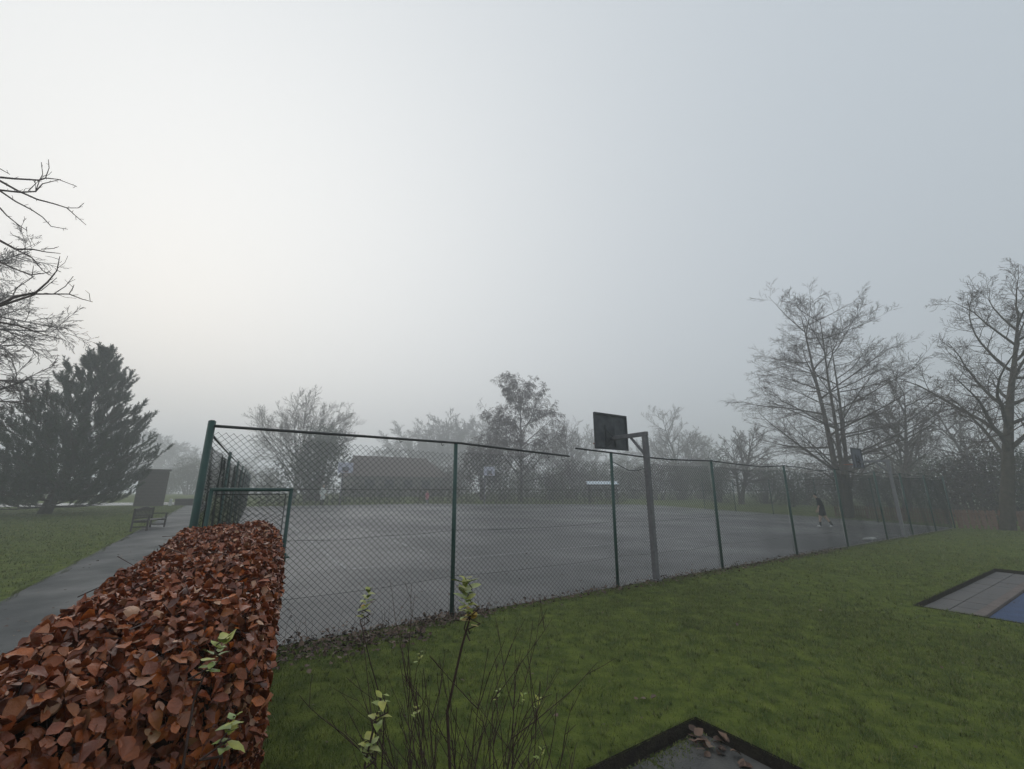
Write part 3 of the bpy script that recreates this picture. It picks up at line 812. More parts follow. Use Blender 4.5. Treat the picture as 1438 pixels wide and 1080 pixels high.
# ragged longer grass on soil edges
rr = random.Random(4)
segs = []
V = []; F = []
for (a, b) in (((-1.6, -3.80), (0.45, -3.80)), ((0.45, -3.80), (0.45, -6.5)), ((6.72, -3.66), (12.9, -3.66)), ((6.72, -3.66), (6.72, -6))):
    L = math.hypot(b[0]-a[0], b[1]-a[1])
    for i in range(int(L*330)):
        t = rr.random(); s_ = a[0]+(b[0]-a[0])*t; n_ = a[1]+(b[1]-a[1])*t
        p = P(s_ + rr.uniform(-.02, .02)+ (0.015 if b[0] == a[0] else 0), n_ + rr.uniform(0, .035)*(1 if b[0] != a[0] else 0), 0)
        dd = Vector((rr.uniform(-1, 1), rr.uniform(-1, 1), 0))*0.03 + Vector((NN[0], NN[1], 0))*(-0.018 if b[0] != a[0] else 0)
        h = rr.uniform(0.01, 0.045); sd = Vector((rr.uniform(-1, 1), rr.uniform(-1, 1), 0)).normalized()*0.002
        k = len(V); V += [p - sd, p + sd, p + dd + Vector((0, 0, h))]; F.append((k, k+1, k+2))
tag(link('edge_grass', np_mesh('edge_grass', V, [F]), M['grass_blade']), 'ragged grass fringe overhanging the cut soil edges', 'grass', kind='stuff')

# ------------------------------------------------------------------ leaf litter along the fence
rg = np.random.default_rng(8)
def litter(name, label, count, sfun, nfun, zmax, size, seed, m='litter_leaf'):
    s = sfun(count); n = nfun(count, s)
    X = AX + D1[0]*s + NN[0]*n; Y = AY + D1[1]*s + NN[1]*n
    p_ = np.column_stack([X, Y, 0.012 + np.clip(n, 0, 50)*0.0 + np.abs(rg.normal(0, zmax, count))])
    nr_ = np.column_stack([rg.normal(0, 0.5, count), rg.normal(0, 0.5, count), np.ones(count)])
    ax_ = rg.normal(0, 1, (count, 3))
    var, LF_ = leaf_variants(10, size, size*0.72, seed, 1.3)
    V, F, _ = scatter_leaves(name, p_, ax_, nr_, var, LF_, seed, rg.uniform(0.6, 1.25, count))
    return tag(link(name, np_mesh(name, V, [F]), M[m]), label, 'leaf litter', kind='stuff')
litter('leaf_litter', 'band of dead brown leaves heaped along the fence foot', 2500,
       lambda c: np.concatenate([rg.uniform(-3.0, 0.6, int(c*0.55)), rg.uniform(0.4, 14, c - int(c*0.55))]),
       lambda c, s: rg.normal(-0.10, 0.13, c)*np.where(s < -0.6, 1.9, 1.0) - np.where(s < -0.6, 0.16, 0.0), 0.022, 0.06, 21)
def flat_litter(name, label, count, s0, s1, n0, n1, dz, size, seed):
    rg = np.random.default_rng(seed)
    s = rg.uniform(s0, s1, count); n = n0 + (n1-n0)*rg.uniform(0, 1, count)**1.7
    pp = np.array([tuple(P(a, b, dz + 0.006)) for a, b in zip(s, n)])
    var, LF_ = leaf_variants(10, size, size*0.72, seed, 0.8)
    V, F, _ = scatter_leaves(name, pp, rg.normal(0, 1, (count, 3)), np.column_stack([rg.normal(0, .15, count), rg.normal(0, .15, count), np.ones(count)]), var, LF_, seed, rg.uniform(0.6, 1.2, count))
    tag(link(name, np_mesh(name, V, [F]), M['litter_leaf']), label, 'leaf litter', kind='stuff')
flat_litter('court_litter', 'scattered dead leaves lying on the court inside the fence', 260, -3.2, 12, 0.1, 6, 0.02, 0.06, 61)
flat_litter('path_litter', 'scattered dead leaves lying on the asphalt path', 90, -6.0, -4.5, 2, 26, 0.018, 0.06, 62)
flat_litter('lawn_litter', 'small dead leaf scraps sunk in the lawn turf', 130, -3, 14, -0.3, -6, 0.02, 0.035, 63)
# dead twigs and dry stems in the same strip
segs = []
for i in range(1500):
    s_ = rr.uniform(-3, 26); n_ = rr.gauss(-0.06, 0.08)
    p = P(s_, n_, 0.0); h = rr.uniform(0.03, 0.12); dd = Vector((rr.gauss(0, .05), rr.gauss(0, .05), h))
    segs.append((*p, *(p+dd), 0.0022, 0.001))
for i in range(26):
    s_ = rr.uniform(-2.4, 0.6); p = P(s_, rr.uniform(-0.25, 0.02), 0)
    pts = [p]; dd = Vector((rr.gauss(0, .12), rr.gauss(0, .12), 1)).normalized()
    for k in range(4): pts.append(pts[-1] + dd*rr.uniform(0.05, 0.12)); dd = (dd + Vector((rr.gauss(0, .15), rr.gauss(0, .15), 0))).normalized()
    segs += poly_segs(pts, 0.0028, 0.0012)
tag(link('dry_stems', tube_mesh('dry_stems', segs, 3), M['bark_red']), 'dry brown weed stems along the fence foot', 'weeds', kind='stuff')
# rough grass tufts at the fence foot
V = []; F = []
for i in range(9000):
    s_ = rr.uniform(-3.2, 28); n_ = rr.gauss(-0.12, 0.07)
    p = P(s_, n_, 0); h = rr.uniform(0.02, 0.075); dd = Vector((rr.gauss(0, .03), rr.gauss(0, .03), h))
    w = 0.0025 + 0.0003*max(s_, 0); sd = Vector((D1[0], D1[1], 0))*w
    k = len(V); V += [p-sd, p+sd, p+dd]; F.append((k, k+1, k+2))
tag(link('fence_foot_grass', np_mesh('fence_foot_grass', V, [F]), M['grass_blade']), 'rough uncut grass tufts along the fence foot', 'grass', kind='stuff')

# single fallen leaves that can be told apart
bl, BF = leaf_variants(8, 0.085, 0.06, 31, 1.4)
blm = [np_mesh('fallen_leaf', v, [BF]) for v in bl]
for m_ in blm: m_.materials.append(M['litter_leaf'])
def fallen(s, n, z, label, group, sc=1.0, i=0):
    o = bpy.data.objects.new('fallen_leaf', blm[i % 8]); COL.objects.link(o)
    o.location = P(s, n, z); o.rotation_euler = (rr.uniform(-.3, .3), rr.uniform(-.3, .3), rr.uniform(0, 6.3)); o.scale = (sc,)*3
    tag(o, label, 'leaf', group)
for i in range(26):
    t = abs(rr.gauss(0, 0.2)); q = abs(rr.gauss(0, 0.13))
    fallen(0.40 - q - (0.02 if i % 2 else 0), -3.90 - t, -0.050 + 0.012*(i % 3), 'brown dead leaf lying in the corner of the near sunk slabs', 'leaves in the slab corner', rr.uniform(0.75, 1.15), i)
for i, (s_, n_) in enumerate([(0.27, -3.35), (0.32, -3.4), (0.36, -3.42), (-0.55, -3.2), (3.1, -2.7), (3.25, -2.62), (5.0, -3.0), (-0.9, -2.1), (2.0, -1.2), (6.0, -1.9)]):
    fallen(s_, n_, 0.03, 'single pale brown leaf lying on the open lawn', 'leaves on the lawn', 0.7, i)
for i, (s_, n_) in enumerate([(0.12, -0.18), (0.32, -0.14), (0.22, -0.26)]):
    o = bpy.data.objects.new('fallen_leaf', np_mesh('fallen_leaf', bl[i]*1.5, [BF])); COL.objects.link(o); o.data.materials.append(M['yellow_leaf'])
    o.location = P(s_, n_, 0.04); o.rotation_euler = (0.3, 0.2, i*2.0); tag(o, 'yellow fallen leaf at the foot of a fence post', 'leaf', 'yellow leaves by the post')

# ------------------------------------------------------------------ foreground shrub
def sprig(root, base, top, nl, size, seed, m='fresh_leaf', frac=0.55, r=0.0026, wob=0.02):
    rr = random.Random(seed); base, top = Vector(base), Vector(top)
    pts = [base.lerp(top, t/6) + Vector((rr.gauss(0, wob), rr.gauss(0, wob), 0))*(1 if 0 < t < 6 else 0) for t in range(7)]
    link('stem', tube_mesh('stem', poly_segs(pts, r, r*0.5), 5), M['bark_red'], root)
    var, F_ = leaf_variants(6, size, size*0.62, seed, 0.7)
    mes = [np_mesh('leaf', v, [F_]) for v in var]
    for me in mes: me.materials.append(M[m])
    for i in range(nl):
        t = 1 - (1-frac)*(i/nl); p = base.lerp(top, t)
        az = i*2.4 + rr.uniform(-.3, .3); el = rr.uniform(-0.1, 0.7) + 0.6*(t-0.8)
        x = Vector((math.cos(az)*math.cos(el), math.sin(az)*math.cos(el), math.sin(el)))
        up = Vector((0, 0, 1)); z = (up - x*up.dot(x)).normalized(); y = z.cross(x)
        o = bpy.data.objects.new('leaf', mes[i % 6]); COL.objects.link(o); o.parent = root
        mw = Matrix((x, y, z)).transposed().to_4x4(); mw.translation = p
        k = rr.uniform(0.7, 1.1)*(0.65 if t > 0.96 else 1.0)
        o.matrix_basis = mw @ Matrix.Scale(k, 4)
shrub = thing('bare_shrub', 'bare twiggy shrub with thin reddish stems standing before the lawn', 'shrub', (0, 0, 0))
rr = random.Random(12)
segs = []
def stem(p, d, L, r, lvl):
    n = 7; pts = [p]
    for i in range(n):
        d = (d + Vector((rr.gauss(0, .06), rr.gauss(0, .06), rr.gauss(0.02, .04)))).normalized()
        pts.append(pts[-1] + d*L/n)
    segs.extend(poly_segs(pts, r, max(r*0.35, 0.0008)))
    if lvl < 2:
        for k in range(rr.randint(4, 6) if lvl == 0 else rr.randint(1, 3)):
            i = rr.randint(3 if lvl == 0 else 2, n-1); dd = (d + Vector((rr.gauss(0, .55), rr.gauss(0, .45), rr.uniform(-0.1, .35)))).normalized()
            stem(pts[i], dd, L*rr.uniform(0.16, 0.34), r*0.6, lvl+1)
for i in range(30):
    bx, by = rr.gauss(-0.10, 0.09), rr.gauss(1.72, 0.08)
    u_ = rr.uniform(490, 790); v_ = rr.uniform(900, 1035)
    tip = at(u_, v_, rr.uniform(1.5, 2.0)); p = Vector((bx, by, 0.0))
    d = (tip - p); stem(p, (d.normalized() + Vector((0, 0, 0.12))).normalized(), d.length*0.97, rr.uniform(0.0022, 0.0036), 0)
link('stems', tube_mesh('stems', segs, 4), M['bark_red'], shrub)
pts = [Vector((-0.12, 1.66, 0.05)), at(628, 1000, 1.62), at(648, 910, 1.6), at(660, 868, 1.58)]
link('stem', tube_mesh('stem', poly_segs(pts, 0.006, 0.0035), 6), M['bark_red'], shrub)
S1 = thing('leafy_shoot', 'tall leafy green shoot rising above the bare shrub beside the fence post', 'plant', (0, 0, 0))
sprig(S1, at(660, 900, 1.58), at(653, 812, 1.58), 30, 0.052, 3, frac=0.35)
sprig(S1, at(660, 890, 1.58), at(664, 858, 1.58), 6, 0.058, 4, 'yellow_leaf', frac=0.3)
S2 = thing('leafy_shoot', 'pale yellowish shoot against the wet court on a thin stem', 'plant', (0, 0, 0))
pts = [at(540, 1000, 2.3), at(520, 930, 2.3), at(508, 880, 2.3)]
link('stem', tube_mesh('stem', poly_segs([Vector((at(545, 1000, 2.3).x, 2.3, 0))] + pts, 0.004, 0.002), 4), M['bark_red'], S2)
sprig(S2, at(508, 880, 2.3), at(518, 828, 2.3), 18, 0.052, 6, frac=0.2)
sprig(S2, at(508, 880, 2.3), at(512, 850, 2.3), 4, 0.045, 9, 'yellow_leaf', frac=0.3)
S3 = thing('leafy_shoot', 'round leaved pale green shoot among the bare shrub stems', 'plant', (0, 0, 0))
pts = [Vector((-0.30, 1.4, 0.0)), at(512, 1075, 1.4), at(530, 1000, 1.4)]
link('stem', tube_mesh('stem', poly_segs(pts, 0.004, 0.003), 5), M['bark_red'], S3)
sprig(S3, at(528, 1030, 1.4), at(537, 976, 1.4), 12, 0.042, 7, frac=0.1)
sprig(S3, at(512, 1080, 1.4), at(522, 1038, 1.4), 11, 0.044, 8, frac=0.3)
S4 = thing('leafy_shoot', 'bright green shoot leaning against the copper hedge', 'plant', (0, 0, 0))
pts = [Vector((-0.62, 0.95, 0.0)), at(262, 1045, 1.1), at(272, 985, 1.12), at(288, 945, 1.12)]
link('stem', tube_mesh('stem', poly_segs(pts, 0.0035, 0.002), 5), M['bark_red'], S4)
sprig(S4, at(284, 955, 1.12), at(318, 896, 1.1), 16, 0.036, 13, frac=0.1)
S5 = thing('leafy_shoot', 'pale green rounded leaf cluster at the copper hedge foot', 'plant', (0, 0, 0))
pts = [Vector((-0.55, 0.95, 0.0)), at(310, 1110, 1.1), at(312, 1060, 1.1)]
link('stem', tube_mesh('stem', poly_segs(pts, 0.0035, 0.002), 5), M['bark_red'], S5)
sprig(S5, at(312, 1062, 1.1), at(330, 1006, 1.1), 12, 0.042, 14, frac=0.05)
S6 = thing('leafy_shoot', 'small whitish leaved twigs at the edge of the bare shrub', 'plant', (0, 0, 0))
for i, (u_, v_, d_) in enumerate([(735, 975, 1.8), (757, 980, 1.8), (762, 1050, 1.7), (700, 968, 1.9), (586, 992, 1.7), (590, 915, 1.9)]):
    b_ = at(u_-14, v_+75, d_)
    sprig(S6, b_, at(u_, v_, d_), 5, 0.024, 40+i, frac=0.75, r=0.0018, wob=0.004)
    link('stem', tube_mesh('stem', poly_segs([Vector((-0.05 + 0.02*i, 1.7, 0)), b_], 0.003, 0.0018), 4), M['bark_red'], S6)

# ------------------------------------------------------------------ trees
def grow(rr, p, d, L, r, lvl, spec, thick, thin):
    """recursive limb; spec per level: (segments, wander, lift, children, child_len, angle, start)"""
    nseg, wan, lift, nch, cl, ang, st = spec[lvl]
    pts = [p]; dirs = [d]
    for i in range(nseg):
        d = (d + Vector((rr.gauss(0, wan), rr.gauss(0, wan), rr.gauss(0, wan*0.7) + lift))).normalized()
        pts.append(pts[-1] + d*(L/nseg)); dirs.append(d)
    re = max(r*(0.10 if lvl == 0 else 0.16), spec['rmin'])
    (thick if lvl < spec['split'] else thin).extend(poly_segs(pts, r, re))
    if lvl + 1 >= spec['levels']: return
    n = rr.randint(nch[0], nch[1])
    for k in range(n):
        t = st + (1 - st)*((k + rr.random())/n)
        t = min(t, 0.99); f = t*nseg; i = min(int(f), nseg-1)
        q = pts[i].lerp(pts[i+1], f - i); dd = dirs[i+1]
        perp = dd.orthogonal().normalized(); perp.rotate(Matrix.Rotation(k*2.4 + rr.uniform(-0.6, 0.6) if lvl == 0 else rr.uniform(0, 2*math.pi), 3, dd))
        if spec.get('flat') and lvl >= 1: perp.z *= spec['flat']; perp.normalize()
        a = math.radians(rr.gauss(ang, ang*0.2))
        nd = (dd*math.cos(a) + perp*math.sin(a)).normalized()
        grow(rr, q, nd, L*cl*((1.15 - spec.get('tapl', 0.6)*t) if lvl == 0 else 1 - 0.35*t)*(rr.uniform(0.86, 1.1) if lvl == 0 else rr.uniform(0.75, 1.2)), max(r*(1-0.68*t)*spec.get('slim', 0.55), spec['rmin']), lvl+1, spec, thick, thin)

def bare_tree(name, label, loc, h, r, spec, seed, bark='bark', twig='twig', lean=(0, 0), group=None, cat='tree', stems=1, spread=0.1, k=(7, 3)):
    rr = random.Random(seed)
    root = thing(name, label, cat, loc, 0, group)
    thick, thin = [], []
    for j in range(stems):
        a = j*2.4 + seed; q = Vector((math.cos(a), math.sin(a), 0))*(0.0 if stems == 1 else r*0.8)
        d = (Vector((lean[0], lean[1], 1)) + Vector((math.cos(a), math.sin(a), 0))*(0 if stems == 1 else spread)).normalized()
        grow(rr, q + Vector((0, 0, -0.15)), d, h*(1 if j == 0 else rr.uniform(0.7, 0.95)), r*(1 if j == 0 else 0.75), 0, spec, thick, thin)
    if thick: link('trunk', tube_mesh('trunk', thick, k[0]), M[bark], root)
    if thin: tag(link('crown', tube_mesh('crown', thin, k[1]), M[twig], root), kind='stuff')
    return root
G = lambda x, y: Vector((x, y, terr(x, y)))
def gu(u, Y):
    x = (u-719)/FPX*(Y*cpt - 1.5*spt); return G(x, Y)

# right: tall tree behind the court end
specA = {'levels': 5, 'split': 2, 'rmin': 0.0058, 'flat': 0.4, 'slim': 0.46,
         0: (12, 0.013, 0.01, (16, 18), 0.46, 66, 0.14), 1: (9, 0.065, 0.015, (10, 12), 0.42, 42, 0.15), 2: (6, 0.09, 0.015, (7, 9), 0.5, 38, 0.15), 3: (3, 0.10, 0.01, (4, 5), 0.55, 36, 0.2), 4: (2, 0.10, 0.0, (0, 0), 0, 0, 0)}
bare_tree('bare_tree', 'tall multi stemmed bare tree with spreading limbs behind the court end fence', G(23.2, 30.0), 15.8, 0.25, specA, 8, stems=3, spread=0.05, lean=(0.03, 0), bark='bark_green')
# right edge: old stout tree
specB = {'levels': 5, 'split': 2, 'rmin': 0.0058, 'slim': 0.45, 'flat': 0.7,
         0: (8, 0.07, 0.0, (17, 19), 0.54, 55, 0.28), 1: (9, 0.11, 0.01, (10, 12), 0.42, 46, 0.12), 2: (6, 0.13, 0.01, (7, 9), 0.5, 42, 0.15), 3: (3, 0.13, 0.01, (4, 6), 0.5, 42, 0.2), 4: (2, 0.12, 0.0, (0, 0), 0, 0, 0)}
bare_tree('bare_tree', 'stout old bare tree with crooked limbs beside the brown picket fence', G(24.35, 21.6), 11.3, 0.31, specB, 23, lean=(0.03, 0), bark='bark_green')
# generic far bare trees
specF = {'levels': 4, 'split': 2, 'rmin': 0.014,
         0: (8, 0.04, 0.01, (16, 18), 0.50, 50, 0.22), 1: (6, 0.10, 0.03, (9, 11), 0.42, 42, 0.15), 2: (4, 0.12, 0.02, (8, 10), 0.42, 40, 0.15), 3: (3, 0.12, 0.02, (0, 0), 0, 0, 0)}
specR = {'levels': 5, 'split': 2, 'rmin': 0.012, 'tapl': 0.15, 'slim': 0.45,
         0: (5, 0.02, 0.0, (28, 30), 1.0, 46, 0.14), 1: (8, 0.035, 0.012, (10, 12), 0.36, 28, 0.3), 2: (5, 0.08, 0.03, (6, 8), 0.5, 30, 0.2), 3: (3, 0.1, 0.02, (3, 4), 0.5, 30, 0.2), 4: (2, 0.1, 0, (0, 0), 0, 0, 0)}
bare_tree('bare_tree', 'round fan shaped bare tree behind the evergreen beyond the court', gu(412, 58), 7.9, 0.30, specR, 3)
specW = {'levels': 5, 'split': 2, 'rmin': 0.0118, 'tapl': 0.5,
         0: (10, 0.02, 0.0, (36, 38), 0.47, 52, 0.16), 1: (8, 0.06, 0.02, (14, 16), 0.32, 40, 0.25), 2: (6, 0.09, -0.02, (8, 10), 0.55, 40, 0.2), 3: (4, 0.06, -0.30, (3, 4), 0.6, 30, 0.2), 4: (2, 0.05, -0.45, (0, 0), 0, 0, 0)}
bare_tree('birch_tree', 'tall weeping birch with drooping fine twigs beyond the court', gu(732, 52), 13.6, 0.20, specW, 6, twig='bark_red', k=(6, 3))

far = [('bare tree with narrow crown fading in mist right of the birch', 806, 75, 13.0, 21), ('flat topped misty bare tree between the hoop post and tall tree', 962, 75, 14.2, 22),
       ('wide bare tree behind the second basketball post', 1275, 39, 10.5, 23), ('low bare tree left of the tall multi stemmed tree', 1040, 52, 8.4, 24), ('bare tree overhanging the dark bushes behind the picket fence', 1400, 42, 11.0, 27)]
protoF = None
for lab, u_, Y_, h_, sd in far:
    bare_tree('bare_tree', lab, gu(u_, Y_), h_, 0.26, specF, sd, stems=2, spread=0.16)
# far row fading in the mist: copies of one tree
rr = random.Random(9)
proto = None
rows = [('pale bare tree lost in mist above the pavilion roof', 'misty trees behind the pavilion', [(536, 140, 15), (566, 136, 18), (590, 140, 21), (612, 134, 22.5), (634, 138, 23.5), (655, 132, 24), (690, 140, 21)]),
        ('pale bare tree lost in mist between birch and tall tree', 'misty trees right of the birch', [(778, 130, 19), (832, 128, 18), (925, 126, 17), (992, 122, 17), (880, 134, 14)]),
        ('pale bare tree lost in mist beyond the brick pier', 'misty trees beyond the pier', [(232, 140, 17), (205, 144, 20), (258, 136, 15), (300, 140, 13), (150, 138, 20), (330, 146, 12)])]
for lab, grp, spots in rows:
    for (u_, Y_, h_) in spots:
        if proto is None:
            proto = bare_tree('bare_tree', lab, gu(u_, Y_), 10.0, 0.16, {**specF, 'rmin': 0.022}, 31, stems=2, spread=0.2, group=grp)
            o = proto
        else:
            o = copy_tree(proto)
        tag(o, lab, 'tree', grp)
        o.location = gu(u_, Y_); k_ = h_/10.5
        o.scale = (k_*rr.uniform(0.9, 1.15), k_*rr.uniform(0.9, 1.15), k_); o.rotation_euler = (0, 0, rr.uniform(0, 6.3))

# left: fine twigged tree standing out of frame, and a nearer tree whose boughs reach in
specD = {'levels': 5, 'split': 2, 'rmin': 0.0075,
         0: (8, 0.04, 0.0, (32, 34), 0.60, 64, 0.30), 1: (7, 0.07, -0.01, (14, 16), 0.36, 40, 0.15), 2: (6, 0.10, 0.0, (8, 9), 0.5, 38, 0.12), 3: (3, 0.11, 0.0, (3, 4), 0.5, 36, 0.2), 4: (2, 0.1, 0.0, (0, 0), 0, 0, 0)}
bare_tree('bare_tree', 'dense fine twigged dark tree reaching over the lawn before the pine', gu(-262, 15.0), 11.0, 0.26, specD, 14, bark='bark', twig='bark_red')
near = thing('bare_tree', 'near bare tree whose knobbly boughs reach over the lawn under the sky', 'tree', G(-13.4, 6.9))
NI = Matrix.Translation(-Vector(near.location))
rr = random.Random(77)
Yb = 7.4
thick = []; thin = []
base = Vector(near.location)
trunk_pts = [base + Vector((0, 0, -0.1)), base + Vector((0.05, 0.1, 1.6)), base + Vector((-0.05, 0.2, 3.4)), base + Vector((0.1, 0.3, 5.0)), base + Vector((0.2, 0.35, 6.6)), base + Vector((0.1, 0.4, 8.0))]
thick += poly_segs(trunk_pts, 0.24, 0.07)
boughs = [  # (trunk point, pixels path, start radius)
    (4, [(-90, 262), (-20, 250), (0, 249), (20, 251), (55, 253), (64, 250), (82, 252), (108, 262)], 0.030, 0.0),
    (4, [(-60, 225), (0, 254), (25, 268), (52, 280), (75, 286), (94, 292), (105, 302), (121, 316)], 0.028, 0.35),
    (4, [(-60, 262), (0, 267), (27, 270), (50, 269), (60, 258), (85, 252)], 0.024, -0.3),
    (4, [(-60, 238), (0, 268), (22, 283), (45, 295), (60, 305), (72, 318), (95, 322)], 0.022, 0.5),
    (4, [(-70, 235), (0, 292), (10, 303), (25, 315), (38, 324)], 0.018, -0.2),
    (3, [(-70, 305), (0, 338), (22, 350), (45, 350), (65, 354), (85, 356)], 0.030, 0.2),
    (3, [(-30, 322), (22, 350), (45, 362), (60, 380), (72, 387)], 0.018, 0.2),
    (2, [(-80, 475), (0, 428), (20, 417), (50, 411), (68, 395), (80, 380), (84, 360)], 0.036, 0.1),
    (2, [(-60, 462), (0, 430), (50, 413), (75, 413), (97, 413), (115, 420), (130, 424)], 0.024, 0.1),
    (3, [(-60, 330), (0, 368), (22, 378), (43, 386), (60, 384), (70, 382)], 0.018, -0.1),
    (2, [(-60, 440), (0, 453), (25, 457), (45, 464), (62, 470), (92, 478)], 0.028, 0.3),
    (4, [(-60, 200), (0, 237), (14, 245)], 0.014, 0.0),
]
subs = [([(64, 250), (69, 236), (68, 224)], 0.0), ([(50, 269), (56, 252), (60, 245), (58, 228)], -0.3), ([(94, 292), (110, 292), (118, 285)], 0.35), ([(75, 413), (92, 402), (103, 388)], 0.1), ([(18, 415), (24, 404), (45, 390), (47, 373)], 0.1), ([(97, 413), (102, 405), (104, 400)], 0.1), ([(45, 411), (58, 408), (80, 390)], 0.1), ([(58, 350), (75, 349), (80, 347)], 0.2), ([(40, 268), (50, 258), (46, 252)], -0.3)]
def bough_pts(px, off):
    return [at(u_, v_, Yb + off + 0.0012*(u_)) for u_, v_ in px]
def spurs(pts, r):
    for a, b in zip(pts[:-1], pts[1:]):
        L = (b-a).length
        for k in range(max(1, int(L/0.16))):
            q = a.lerp(b, rr.random())
            dd = ((b-a).normalized()*0.6 + Vector((rr.gauss(0, .5), rr.gauss(0, .5), rr.gauss(0.25, .5)))).normalized()
            l = rr.uniform(0.03, 0.10) if rr.random() < 0.8 else rr.uniform(0.12, 0.35)
            m_ = q + dd*l*0.6; e_ = m_ + (dd + Vector((rr.gauss(0, .3), rr.gauss(0, .3), rr.gauss(0, .3)))).normalized()*l*0.5
            thin.append((*q, *m_, 0.0055, 0.0042)); thin.append((*m_, *e_, 0.0042, 0.0036))
for ti, px, r, off in boughs:
    pts = bough_pts(px, off)
    start = trunk_pts[ti]
    mid = start.lerp(pts[0], 0.55) + Vector((rr.gauss(0, .15), rr.gauss(0, .15), rr.gauss(0.05, .15)))
    thick += poly_segs([start, mid, pts[0]], r*1.9, r)
    thin += poly_segs(pts, r*0.95, 0.0058)
    spurs(pts[1:], r)
for px, off in subs:
    pts = bough_pts(px, off); thin += poly_segs(pts, 0.009, 0.0055); spurs(pts, 0.006)
o = link('trunk', tube_mesh('trunk', thick, 8), M['bark'], near); o.matrix_parent_inverse = NI
o = tag(link('boughs', tube_mesh('boughs', thin, 5), M['bark_red'], near), kind='stuff'); o.matrix_parent_inverse = NI

# ------------------------------------------------------------------ pine
def needle_clump(seed, L=0.42, n=40):
    rr = random.Random(seed); V = []; F = []
    for i in range(n):
        t = (i + rr.random())/n; a = rr.uniform(0, 6.28); p = Vector((t*L, 0, 0))
        d = Vector((0.75 + 0.4*t, math.cos(a)*0.75, math.sin(a)*0.75)).normalized()
        l = rr.uniform(0.13, 0.19); w = 0.013
        sd = d.cross(Vector((0.3, math.sin(a), -math.cos(a)))).normalized()*w
        k = len(V); V += [p - sd, p + sd, p + d*l]; F.append((k, k+1, k+2))
    return np.array([tuple(v) for v in V]), np.array(F)
pine = thing('pine_tree', 'dark green pine tree with leaning trunk on the lawn beside the bench', 'tree', gu(62, 26.5))
pine.location.z = terr(pine.location.x, pine.location.y)
rr = random.Random(21)
thick = []; cpos, cdir = [], []
tp = [Vector((-0.1, 0, -0.15)), Vector((0.2, 0, 0.8)), Vector((0.5, 0.1, 2.2)), Vector((0.75, 0.1, 4.0)), Vector((0.9, 0.0, 6.2)), Vector((1.05, 0, 8.2)), Vector((1.2, 0, 10.0))]
thick += poly_segs(tp, 0.34, 0.05)
def trunk_at(t):
    f = t*(len(tp)-1); i = min(int(f), len(tp)-2); return tp[i].lerp(tp[i+1], f-i)
def pine_limb(p, d, L, r, lvl):
    n = 6; pts = [p]
    for i in range(n):
        d = (d + Vector((rr.gauss(0, .07), rr.gauss(0, .07), 0.03 + 0.05*(i/n)))).normalized()
        pts.append(pts[-1] + d*L/n)
    thick.extend(poly_segs(pts, r, r*0.3))
    if lvl == 0:
        m = int(4 + L*2.8)
        for k in range(m):
            t = 0.22 + 0.78*(k+rr.random())/m; f = min(t, .99)*n; i = int(f); q = pts[i].lerp(pts[i+1], f-i)
            side = Vector((-d.y, d.x, 0)).normalized()*(1 if k % 2 else -1)
            dd = (d*0.75 + side*rr.uniform(0.3, 1.0) + Vector((0, 0, rr.uniform(0.0, 0.5)))).normalized()
            pine_limb(q, dd, min(1.3, 0.35 + L*0.22)*rr.uniform(0.6, 1.2), 0.018, 1)
    else:
        for k in range(4):
            t = 0.35 + 0.65*k/3; f = min(t, .99)*n; i = int(f); q = pts[i].lerp(pts[i+1], f-i)
            cpos.append(q); cdir.append((d*0.8 + Vector((rr.gauss(0, .35), rr.gauss(0, .35), rr.uniform(0.1, 0.8)))).normalized())
    cpos.append(pts[-1]); cdir.append((d + Vector((0, 0, 0.5))).normalized())
z = 0.105; az = 0.0
while z < 0.985:
    rad = float(np.interp(z, [0.10, 0.2, 0.35, 0.55, 0.75, 0.9, 1.0], [3.4, 4.5, 4.3, 3.2, 1.9, 0.9, 0.3]))
    for k in range(8 if z < 0.6 else 6 if z < 0.85 else 4):
        az += 2.4; up = float(np.interp(z, [0.1, 0.5, 0.8, 1], [0.0, 0.28, 0.8, 1.8]))
        pine_limb(trunk_at(min(z + rr.gauss(0, .006), .99)), Vector((math.cos(az), math.sin(az), up + rr.gauss(0, .07))).normalized(), rad*rr.uniform(0.75, 1.08), 0.05*(1.15-z), 0)
    z += rr.uniform(0.050, 0.072)
link('trunk', tube_mesh('trunk', thick, 6), M['bark'], pine)
cl = [needle_clump(i) for i in range(6)]
Vs = []; Fs = []; base_i = 0
for i, (p, d) in enumerate(zip(cpos, cdir)):
    v, f = cl[i % 6]
    q = d.to_track_quat('X', 'Z').to_matrix(); R = np.array(q)
    Vs.append((v*rr.uniform(0.75, 1.25))@R.T + np.array(p)); Fs.append(f + base_i); base_i += len(v)
tag(link('crown', np_mesh('crown', np.concatenate(Vs), [np.concatenate(Fs)]), M['needles'], pine), kind='stuff')

